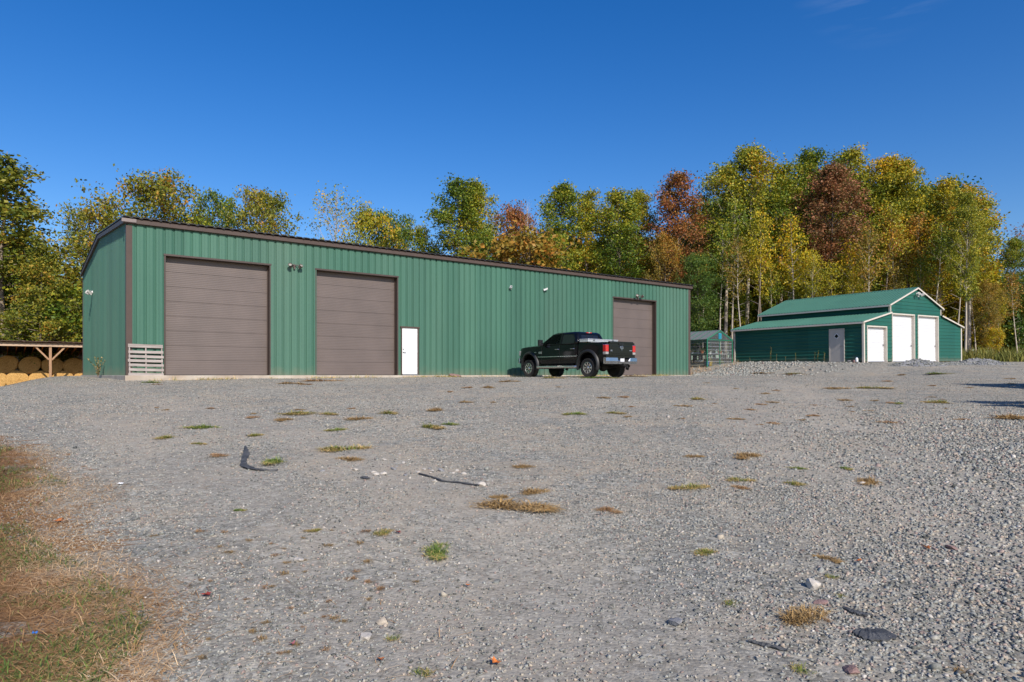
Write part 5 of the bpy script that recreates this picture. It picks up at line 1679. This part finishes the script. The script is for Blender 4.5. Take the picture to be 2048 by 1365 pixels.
TUFTS = [tuft_mesh(200 + k, 640, .42 + .10 * (k % 3)) for k in range(6)]
SPIKY = tuft_mesh(300, 90, .5)


def weed(px, py, wpx, kind, label, k, group='weeds growing through the gravel', spiky=False, aspect=1.0):
    x, y, z = ground_hit(px, py)
    r_ = wpx / 2 / F * y * (1.0 if spiky else 1.42)
    o = link("weed_tuft", SPIKY if spiky else TUFTS[k % 6])
    o.location = (x, y, z + .004)
    o.scale = (r_, r_ * aspect * .9, min(r_ * .85, .26))
    if r_ > .5: o.scale = (r_, r_ * aspect * .9, .32)
    o.rotation_euler = (0, 0, (k * 1.7) % .5 - .25 if r_ > .4 else (k * 2.3) % 6)
    set_mat(o, {'g': M['blade'], 'm': M['blade_mix'], 'd': M['blade_dry'], 's': M['straw']}[kind])
    return tag(o, label, 'weed', group)


W1 = [
    (597, 828, 70, 'm', 'long green weed patch in the left group, widest of its row'), (660, 829, 36, 'm', 'short green weed just right of the widest left patch'),
    (565, 841, 38, 'd', 'small straw weed just below the widest left patch'), (714, 839, 46, 'd', 'dry straw weed right of the left patches'),
    (407, 857, 56, 'g', 'thin green weed nearest the shop doors on the far left gravel'), (855, 856, 52, 'm', 'round straw-edged weed in mid yard below the white door'),
    (898, 850, 34, 'g', 'small green weed right of the round straw-edged one'), (672, 861, 34, 'g', 'small green weed above the big straw-ringed one'),
    (686, 900, 74, 'm', 'big green weed ringed by straw left of centre'), (700, 920, 46, 'd', 'dry brown weed just below the straw-ringed one'),
    (552, 924, 58, 'g', 'bushy green weed beside the torn black strip'), (511, 873, 34, 'm', 'small weed above the torn black strip'), (334, 877, 40, 'm', 'small weed on the far left of the gravel near the lawn'),
    (396, 889, 26, 'm', 'little weed left of the torn black strip'), (437, 912, 34, 's', 'straw-coloured tuft left of the torn black strip'),
    (1022, 1012, 128, 'd', 'largest brown and green weed patch in the centre of the yard'), (1058, 986, 56, 'd', 'brown weed at the upper right of the largest centre patch'), (1006, 995, 34, 'd', 'small brown weed touching the largest centre patch'),
    (1046, 934, 38, 'd', 'brown wisp above the largest centre patch'), (880, 1104, 80, 'g', 'dense dark green weed mat in the lower centre'),
    (1490, 914, 62, 'd', 'brown weed patch right of centre'), (1384, 914, 32, 'd', 'small dry weed left of the brown patch right of centre'), (1597, 939, 30, 'g', 'compact bright green weed toward the right'),
    (1686, 938, 26, 'g', 'tiny green weed right of the compact bright one'), (1585, 969, 40, 'm', 'green weed with straw beneath the compact bright one'), (1378, 976, 58, 'm', 'green weed with straw ends at right centre'),
    (1478, 962, 40, 'm', 'small mixed weed between two green ones at right centre'), (1480, 977, 34, 's', 'straw tuft under the small mixed weed at right centre'), (1740, 964, 60, 'd', 'brown weed among dark stones at right'),
    (1608, 1246, 116, 'd', 'wide round brown mat weed at lower right'), (1412, 1108, 46, 'm', 'yellow-green weed right of the dense dark mat'), (1655, 1120, 40, 'd', 'brown weed above the pale pointed stone'),
    (1672, 778, 42, 'd', 'brown weed on the far gravel left of the trailer shadow'), (1740, 777, 56, 'm', 'thin green weed on the far gravel near the trailer shadow'), (1868, 748, 46, 'g', 'bright green weed below the gravel heaps'),
    (1880, 806, 42, 'm', 'weed at the tip of the lower trailer shadow'), (2012, 836, 90, 'd', 'brown and green weeds at the right edge under the shadows'), (1800, 808, 24, 'g', 'small green weed left of the lower trailer shadow'),
    (1150, 829, 36, 'g', 'green weed in the yard below the pickup'), (1230, 827, 32, 'm', 'small weed right of the one below the pickup'), (775, 828, 50, 'm', 'weed in the yard below the second brown door'),
    (870, 821, 36, 'd', 'dry wisp in the yard under the shop wall'), (1390, 799, 34, 'm', 'small mixed weed below the right end of the shop'), (1366, 813, 24, 'd', 'tiny dry weed below the right end of the shop'),
    (1216, 1022, 42, 's', 'straw tuft right of the largest centre patch'), (764, 1067, 40, 'm', 'low mixed weed in the lower left centre'), (633, 1063, 26, 'm', 'small green and straw weed in the lower left centre'), (474, 1023, 22, 'g', 'small green weed below the torn black strip'),
    (300, 766, 34, 'g', 'green weed at the foot of the pallet'), (432, 757, 34, 'm', 'weed before the first brown door'), (580, 768, 36, 'd', 'dry weed in front of the wall between the brown doors'),
    (1190, 757, 66, 'g', 'green grass clump under the pickup rear wheel'), (1100, 757, 40, 'm', 'straw clump under the pickup'), (1260, 754, 44, 'd', 'dry clump behind the pickup'), (980, 776, 30, 'd', 'brown tuft in the gravel left of the pickup'),
    (1020, 764, 30, 'd', 'dry tuft by the pickup front wheel'), (640, 763, 60, 's', 'straw line at the slab edge below the second brown door'), (1590, 748, 40, 'm', 'thin weed on gravel before the barn side'), (1520, 747, 40, 'd', 'dry weed at the end of the concrete path'),
    (1462, 1211, 60, 'm', None), (790, 1278, 52, 'm', None), (838, 1350, 76, 'm', None), (1610, 1345, 80, 'm', None), (652, 1300, 34, 's', None), (1680, 1196, 40, 'm', None), (1668, 1156, 46, 'm', None), (1650, 1243, 36, 's', None), (1928, 1350, 60, 'd', None)]
SPL = ['sprawling yellow-green blades left of the round brown mat', 'spiky half-dry tuft near the bottom edge left of centre', 'straw and green tuft cut by the bottom edge left of centre', 'long-bladed straw tuft at the bottom edge below the brown mat',
       'tiny starry straw tuft near the bottom left', 'small yellow tuft right of the pale pointed stone', 'green and straw blades above the pale pointed stone', 'thin straw wisp at the right rim of the round brown mat', 'brown tuft in the lower right corner of the gravel']
si = 0
for k, (px_, py_, w_, kd, lb) in enumerate(W1):
    if lb is None:
        weed(px_, py_, w_ * 1.25, kd, SPL[si], k, spiky=True); si += 1
    else:
        weed(px_, py_, w_, kd, lb, k, aspect=.9 if w_ < 50 else .75)
# faint straw litter tufts, alike
rp3 = random.Random(9)
for k in range(110):
    q = rp3.random()
    px_, py_ = (rp3.gauss(560, 130), rp3.uniform(1060, 1320)) if q < .5 else ((rp3.uniform(300, 1500), rp3.uniform(765, 840)) if q < .74 else (rp3.uniform(1500, 2040), rp3.uniform(750, 850)))
    weed(px_, py_, rp3.uniform(18, 56) if py_ > 1000 else rp3.uniform(10, 26), rp3.choice('ddss'), 'faint wisp of rusty straw lying in the gravel', k, group='faint straw wisps', spiky=(py_ > 1000))


def stem_plant(loc, h, n, m_, label, seed, spread=.25, cat='plant', group=None, name="tall_weed"):
    rs2 = np.random.default_rng(seed)
    root = empty(name, loc, (0, 0, 0), label, cat, group)
    t = MB(); X, Y, Z_ = [], [], []
    for k in range(n):
        a, l_ = rs2.uniform(0, 6.28), rs2.uniform(.3, 1) * spread * h
        p_ = [(0, 0, 0), (l_ * .3 * math.cos(a), l_ * .3 * math.sin(a), h * .45), (l_ * math.cos(a), l_ * math.sin(a), h * rs2.uniform(.75, 1))]
        t.tube(p_, [.012, .008, .004], 5)
        for q in np.linspace(.15, 1, 16):
            b_ = Vector(p_[0]).lerp(Vector(p_[1]), q * 2) if q < .5 else Vector(p_[1]).lerp(Vector(p_[2]), q * 2 - 1)
            for _ in range(3): X.append(b_.x); Y.append(b_.y); Z_.append(b_.z)
    t.build("stem", M['bark'], root)
    n2 = len(X)
    link("foliage", blades("leaves", np.array(X), np.array(Y), h * (.06 + .09 * rs2.random(n2)), h * (.025 + .02 * rs2.random(n2)), rs2.normal(.3, .5, n2), seed, m_, local_z=np.array(Z_), curl=.6), root)
    return root


p_ = SM4 @ Vector((-.28, 6.2, -.10)); stem_plant(p_, .95, 6, M['blade_mix'], 'straggly sapling with green and rust leaves at the foot of the shop side wall', 1, .45, name="sapling", cat='sapling')
BM4 = Matrix.Translation(barn.location) @ Matrix.Rotation(BA, 4, 'Z')
for k, (yy, hh) in enumerate(((6.35, 1.0), (5.9, .55), (4.45, .7), (3.1, .65), (2.9, .8), (2.45, .7), (8.0, .4), (5.2, .4))):
    p_ = BM4 @ Vector((-.22, yy, -.02)); stem_plant((p_.x, p_.y, gz1(p_.x, p_.y)), hh, 2, M['blade'], ['tallest thin green weed against the barn side wall', None][k > 0] or 'thin green weed against the barn side wall', 10 + k, .12, group='weeds along the barn side wall', cat='weed')

# ------------------------------------------------------------------ trees
LEAFQ = np.array([(-.5, 0, 0), (0, .32, .05), (.5, 0, 0), (0, -.32, .05)])


def leaves_mesh(name, C_, size, seed):
    """C_ (n,3) leaf centres; each leaf a folded diamond turned its own way"""
    rs2 = np.random.default_rng(seed); n = len(C_)
    s_ = size * rs2.uniform(.6, 1.3, n)
    q = rs2.normal(0, 1, (n, 4)); q /= np.linalg.norm(q, axis=1)[:, None]
    w_, x, y, z = q.T
    Rm = np.stack([np.stack([1 - 2 * (y * y + z * z), 2 * (x * y - z * w_), 2 * (x * z + y * w_)], 1), np.stack([2 * (x * y + z * w_), 1 - 2 * (x * x + z * z), 2 * (y * z - x * w_)], 1), np.stack([2 * (x * z - y * w_), 2 * (y * z + x * w_), 1 - 2 * (x * x + y * y)], 1)], 1)
    V = np.einsum('nij,kj->nki', Rm, LEAFQ) * s_[:, None, None] + C_[:, None, :]
    Fq = np.arange(n * 4).reshape(n, 4)
    return np_mesh(name, V.reshape(-1, 3), Fq, rnd=rs2.random(n), mats=[LF['green']])


def tree_proto(seed, H, zb, Rc, nleaf, shape='tall', leaf=.24, ang=(35, 65), trunk_r=.16, nprim=34, clump=.32, lean=.25, bare=0):
    rs2 = np.random.default_rng(seed)
    t = MB()
    # trunk with a gentle wander
    nseg = 12
    ph, ph2 = rs2.uniform(0, 6.28, 2); am = lean * rs2.uniform(.4, 1)
    def trunk_p(z):
        f = z / H
        return Vector((am * math.sin(ph + 2.6 * f) - am * math.sin(ph) + .12 * math.sin(9 * f + ph2) * f, am * math.sin(ph2 + 2.2 * f) - am * math.sin(ph2), z))
    t.tube([trunk_p(H * .97 * k / nseg) - Vector((0, 0, .5 if k == 0 else 0)) for k in range(nseg + 1)], [trunk_r * (1 - .93 * (k / nseg) ** .9) * (1.25 if k == 0 else 1) for k in range(nseg + 1)], 7)
    tw, wt = [], []
    a = rs2.uniform(0, 6.28)
    for k in range(nprim):
        f = (k + rs2.uniform(0, .9)) / nprim
        z0 = zb + (H * .97 - zb) * f * .93
        a += 2.4 + rs2.uniform(-.5, .5)
        g = f
        if shape == 'tall': prof = (math.sin(PI * min(1, .16 + .80 * g)) ** .75) * (1.0 if g > .2 else .6 + 2 * g)
        elif shape == 'cone': prof = (1 - .88 * g) * (.55 + .45 * min(1, g * 5))
        else: prof = math.sqrt(max(.03, 1 - (2 * (g * .92 + .06) - 1.0) ** 2))
        ln = Rc * prof * rs2.uniform(.6, 1.18)
        el = math.radians(rs2.uniform(*ang)) * (.65 + .6 * g)
        ln = max(.5, min(ln, (H - z0) * .92 / max(.2, math.sin(el))))
        p0 = trunk_p(z0)
        d = Vector((math.cos(a) * math.cos(el), math.sin(a) * math.cos(el), math.sin(el)))
        p1 = p0 + d * ln * .55; p2 = p1 + (d + Vector((0, 0, .18))).normalized() * ln * .45
        if p2.z > H: p2.z = H - rs2.uniform(0, .3)
        br = max(.012, trunk_r * .32 * (1 - .7 * f))
        t.tube([p0, p1, p2], [br, br * .6, br * .2], 4, cap=False)
        nsub = 5 if ln > 1.2 else 3
        for j in range(nsub):
            q = rs2.uniform(.25, 1.0)
            s0 = p0.lerp(p1, q / .55) if q < .55 else p1.lerp(p2, (q - .55) / .45)
            dd = (d + Vector(rs2.normal(0, .65, 3)) + Vector((0, 0, .15))).normalized()
            l2 = ln * rs2.uniform(.22, .45) + .25
            s1 = s0 + dd * l2
            if s1.z > H + .3: s1.z = H
            t.tube([s0, s1], [br * .35, br * .1], 3, cap=False)
            for q2 in (.45, .75, 1.0):
                tw.append(s0.lerp(s1, q2)); wt.append(rs2.uniform(.1, 1.0) ** 1.4 * 1.6)
        tw.append(p2); wt.append(1.2)
    for k in range(bare):
        z0 = zb * rs2.uniform(.35, 1); aa = rs2.uniform(0, 6.28); p0 = trunk_p(z0); l2 = rs2.uniform(.5, 1.4)
        t.tube([p0, p0 + Vector((math.cos(aa) * l2, math.sin(aa) * l2, l2 * .35))], [.02, .006], 3, cap=False)
    tw = np.array([tuple(p_) for p_ in tw]); wt = np.array(wt); wt /= wt.sum()
    ci = rs2.choice(len(tw), nleaf, p=wt)
    C_ = tw[ci] + rs2.normal(0, clump, (nleaf, 3)) * np.array([1, 1, .75])
    keep = C_[:, 2] < H + .35
    me_t = t.build("trunk", M['bark'], None, smooth=True); md_ = me_t.data; bpy.data.objects.remove(me_t)
    return md_, leaves_mesh("crown", C_[keep], leaf, seed + 1), H


PR = {'tall': [tree_proto(1000 + k, 22, 6.4 + (k % 3) * 1.3, 3.1 + .3 * (k % 2), 15000, 'tall', .225, (30, 62), .22, 54, .34, .5, bare=6) for k in range(6)],
      'round': [tree_proto(1100 + k, 15, 2.6, 3.9, 15500, 'round', .225, (15, 52), .19, 54, .36) for k in range(4)],
      'cone': [tree_proto(1200 + k, 17, 1.6, 4.6, 16500, 'cone', .225, (8, 30), .20, 52, .32) for k in range(3)],
      'small': [tree_proto(1300 + k, 7, .6, 2.2, 6000, 'round', .21, (20, 55), .07, 28, .28) for k in range(4)],
      'slim': [tree_proto(1400 + k, 13, 6.6, 1.45, 1700, 'tall', .19, (35, 65), .11, 18, .34, .6, bare=8) for k in range(4)],
      'sparse': [tree_proto(1500 + k, 15, 4.5, 3.4, 1500, 'round', .20, (30, 60), .15, 44, .40) for k in range(2)],
      'bare': [tree_proto(1600, 15, 6.5, 2.4, 60, 'round', .18, (35, 65), .12, 40, .4)]}


def tree(kind, i, px, ytop, Z, leafm, label, name=None, wid=1.0, bark='bark', group=None, yaw=None, cat='tree', px_off=0):
    md_, cr, H = PR[kind][i % len(PR[kind])]
    x = at(px, Z); z = gz1(x, Z)
    h = (750 - ytop) / F * Z - z
    sc = h / H
    root = empty(name or "broadleaf_tree", (x, Z, z - .1), (0, 0, R.uniform(0, 6.28) if yaw is None else yaw), label, cat, group)
    root.scale = (sc * wid, sc * wid, sc)
    t = link("trunk", md_, root); set_mat(t, M[bark])
    c = link("crown", cr, root); set_mat(c, LF[leafm])
    return root


TL = [
    # left of and behind the shop
    ('cone', 0, 10, 286, 53, 'dull', 'tallest olive tree at the far left edge of the photo', 1.5, 'bark'),
    ('cone', 1, 82, 462, 50, 'dull', 'broad olive tree beside the tallest one above the hay shelter', 1.1, 'bark'),
    ('round', 0, 30, 520, 55, 'green', 'mid-height green tree above the left end of the hay shelter', 1.1, 'bark'),
    ('round', 1, 190, 403, 60, 'dull', 'tree with thinning russet-olive crown rising behind the shop side wall', .82, 'bark_pale'),
    ('sparse', 0, 172, 425, 61, 'orange', 'sparse rusty tree just left of the shop side wall', .8, 'bark_pale'),
    ('small', 1, 118, 575, 52, 'green', 'low green tree above the middle of the hay shelter', 1.3, 'bark_pale'),
    ('round', 2, 312, 346, 64, 'dull', 'domed yellow-green tree over the shop\'s left corner', .95, 'bark'),
    ('round', 3, 432, 395, 64, 'green', 'rounded green tree over the first brown door', .72, 'bark'),
    ('round', 0, 528, 386, 63, 'dull', 'olive-yellow tree right of the rounded green one over the shop roof', .80, 'bark'),
    ('round', 1, 372, 418, 67, 'green', 'green tree between the domed olive one and the rounded green one', .8, 'bark'),
    ('sparse', 1, 676, 378, 62, 'olive', 'thin almost leafless tree over the second brown door', .9, 'bark_pale'),
    ('round', 2, 738, 412, 62, 'olive', 'yellow-green tree right of the almost leafless one', .75, 'bark'),
    ('round', 3, 785, 432, 64, 'deep', 'dark green tree over the white walk door', .70, 'bark_dark'),
    ('round', 0, 832, 458, 66, 'green', 'low bright green tree left of the tall twin-topped one', .7, 'bark'),
    ('tall', 0, 912, 340, 63, 'green', 'tall twin-topped green tree in the middle of the roof line', 1.28, 'bark'),
    ('tall', 1, 952, 352, 65, 'olive', 'tall olive tree forming the right half of the twin top', 1.05, 'bark_pale'),
    ('round', 1, 965, 455, 61, 'green', 'low green tree under the twin-topped pair', .75, 'bark'),
    ('round', 2, 1032, 410, 62, 'red', 'rust-red tree right of the twin-topped pair', .72, 'bark_pale'),
    ('bare', 0, 1052, 392, 61, 'orange', 'bare grey tree standing in the rust-red tree', .7, 'bark_pale'),
    ('small', 2, 1060, 470, 58, 'orange', 'brown-orange small tree below the rust-red one', 1.2, 'bark'),
    ('tall', 2, 1118, 356, 62, 'green', 'tall green tree with pointed top above the parked pickup', 1.20, 'bark'),
    ('tall', 3, 1172, 366, 63, 'olive', 'yellow-green tree right of the pointed green one', 1.0, 'bark'),
    ('round', 3, 1100, 470, 59, 'green', 'green lower tree above the right part of the roof', .7, 'bark'),
    ('tall', 4, 1238, 368, 62, 'green', 'wide green tree left of the bright red one', 1.30, 'bark'),
    ('tall', 5, 1282, 372, 64, 'olive', 'yellowish tree touching the bright red one', .9, 'bark_pale'),
    ('tall', 0, 1362, 328, 61, 'red', 'bright rust-red pointed tree over the right end of the shop', 1.15, 'bark'),
    ('round', 0, 1330, 470, 60, 'orange', 'brown-orange tree below the bright red one', .6, 'bark'),
    ('round', 1, 1400, 505, 57, 'deep', 'dark green tree beyond the shop\'s right corner', .8, 'bark_dark'),
    ('tall', 1, 1450, 318, 62, 'olive', 'tall olive tree, leftmost of the group behind the barn', 1.15, 'bark_pale'),
    ('tall', 2, 1492, 292, 63, 'olive', 'tallest grey-olive tree above the greenhouse', 1.20, 'bark_pale'),
    ('tall', 3, 1562, 312, 62, 'green', 'straight green-gold tree over the left end of the barn roof', 1.05, 'bark_pale'),
    ('tall', 4, 1618, 284, 66, 'green', 'high green tree behind the maroon one', 1.15, 'bark'),
    ('tall', 5, 1655, 320, 60, 'maroon', 'maroon tree in the middle of the group behind the barn', 1.25, 'bark_dark'),
    ('tall', 0, 1708, 276, 64, 'olive', 'highest olive tree of all above the barn', 1.10, 'bark_pale'),
    ('tall', 1, 1772, 302, 63, 'yellow', 'golden tree over the barn ridge', 1.05, 'bark'),
    ('tall', 2, 1826, 308, 62, 'olive', 'slender olive tree with a dark straight trunk right of the barn ridge', .95, 'bark_dark'),
    ('tall', 3, 1880, 346, 61, 'yellow', 'golden tree behind the right wing of the barn', 1.0, 'bark_pale'),
    ('tall', 4, 1936, 360, 58, 'olive', 'leaning olive tree right of the barn with a spreading side', 1.30, 'bark_pale'),
    ('round', 2, 1975, 560, 57, 'orange', 'low orange-brown tree just right of the barn', .75, 'bark'),
    ('tall', 5, 2024, 470, 66, 'green', 'green tree with pale trunk near the right edge', 1.1, 'bark_pale'),
    ('sparse', 0, 2056, 450, 78, 'maroon', 'greyish sparse tree at the right edge', 1.1, 'bark_dark'),
    ('small', 3, 1986, 655, 55, 'yellow', 'young yellow-green tree in the weeds at right', .9, 'bark_pale'),
]
for k, (kd, i, px_, yt, Z_, lm, lb, wd_, bk_) in enumerate(TL):
    tree(kd, i, px_, yt, Z_, lm, lb, wid=wd_, bark=bk_, group='trees along the edge of the wood')
# one big clear trunk beside the barn
tree('tall', 4, 1930, 372, 53.5, 'olive', 'stout pale bare trunk standing right beside the barn\'s right wall', wid=.75, bark='bark_pale', group='trees along the edge of the wood')

# slender poles of the wood's edge on the right
SL = [(1406, 505, 59), (1440, 440, 58), (1463, 400, 60), (1512, 420, 58), (1538, 520, 57), (1575, 470, 60), (1598, 430, 58), (1622, 500, 57), (1642, 520, 59), (1690, 480, 58), (1712, 420, 60), (1728, 450, 57), (1748, 430, 61), (1765, 400, 58),
      (1795, 420, 57), (1812, 450, 60), (1845, 420, 58), (1866, 440, 57), (1896, 430, 59), (1912, 450, 57), (1952, 520, 60), (1998, 560, 57), (2036, 540, 58), (1555, 440, 62), (1484, 470, 57), (1525, 480, 58.5), (1588, 520, 59), (1610, 500, 57.5), (1632, 540, 58), (1660, 520, 57), (1676, 500, 59), (1700, 540, 57.5), (1738, 500, 58), (1782, 540, 58.5), (1828, 510, 57.5), (1856, 530, 59), (1884, 510, 57.5)]
for k, (px_, yt, Z_) in enumerate(SL):
    tree('slim', k, px_, yt, Z_ + R.uniform(-1, 1), R.choice(['olive', 'yellow', 'yellow', 'green', 'orange']), 'slender pole tree with a bare pale trunk in the wood behind the barn', name="slender_tree", wid=R.uniform(.8, 1.15), bark=R.choice(['bark', 'bark_pale', 'bark_pale']), group='slender pole trees behind the barn')
# understory, golden and green, between the trunks
UN = []
for k in range(46):
    px_ = 1385 + (2075 - 1385) * (k + R.uniform(-.4, .4)) / 45
    UN.append((px_, R.uniform(530, 660), R.uniform(62, 71)))
for px_, yt, Z_ in UN:
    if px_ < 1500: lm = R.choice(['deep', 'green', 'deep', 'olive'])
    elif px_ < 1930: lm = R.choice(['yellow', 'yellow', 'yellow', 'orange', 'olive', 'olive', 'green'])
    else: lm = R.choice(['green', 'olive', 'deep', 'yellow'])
    if 1960 < px_ < 2050 and yt > 600: Z_ += 4
    tree('small', R.randrange(4), px_, yt, Z_, lm, 'bushy young understory tree among the trunks behind the barn', name="understory_tree", wid=R.uniform(.9, 1.4), bark='bark', group='understory trees behind the barn')
for k in range(26):
    px_ = -60 + 250 * (k + R.uniform(-.4, .4)) / 25
    tree('small', R.randrange(4), px_, R.uniform(560, 660), R.uniform(56, 64), R.choice(['green', 'dull', 'deep', 'dull']), 'bushy understory tree behind the hay shelter', name="understory_tree", wid=R.uniform(.9, 1.4), bark='bark', group='understory trees behind the hay shelter')
# the wood behind: rows that close the view between the trunks
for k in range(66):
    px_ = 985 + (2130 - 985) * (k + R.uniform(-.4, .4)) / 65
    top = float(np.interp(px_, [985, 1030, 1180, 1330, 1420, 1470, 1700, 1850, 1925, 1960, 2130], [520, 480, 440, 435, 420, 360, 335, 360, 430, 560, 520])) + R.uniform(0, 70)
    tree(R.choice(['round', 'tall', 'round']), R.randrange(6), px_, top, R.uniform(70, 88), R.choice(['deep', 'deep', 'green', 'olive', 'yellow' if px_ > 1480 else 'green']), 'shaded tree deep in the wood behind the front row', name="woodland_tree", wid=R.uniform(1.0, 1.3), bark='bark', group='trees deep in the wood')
for k in range(20):
    px_ = -120 + 310 * (k + R.uniform(-.4, .4)) / 19
    top = float(np.interp(px_, [-120, 60, 105, 150, 190], [420, 480, 590, 570, 480])) + R.uniform(0, 50)
    tree(R.choice(['round', 'cone']), R.randrange(4), px_, top, R.uniform(64, 78), R.choice(['deep', 'green', 'olive']), 'shaded tree deep in the wood behind the hay shelter', name="woodland_tree", wid=R.uniform(.9, 1.2), bark='bark', group='trees deep in the left wood')
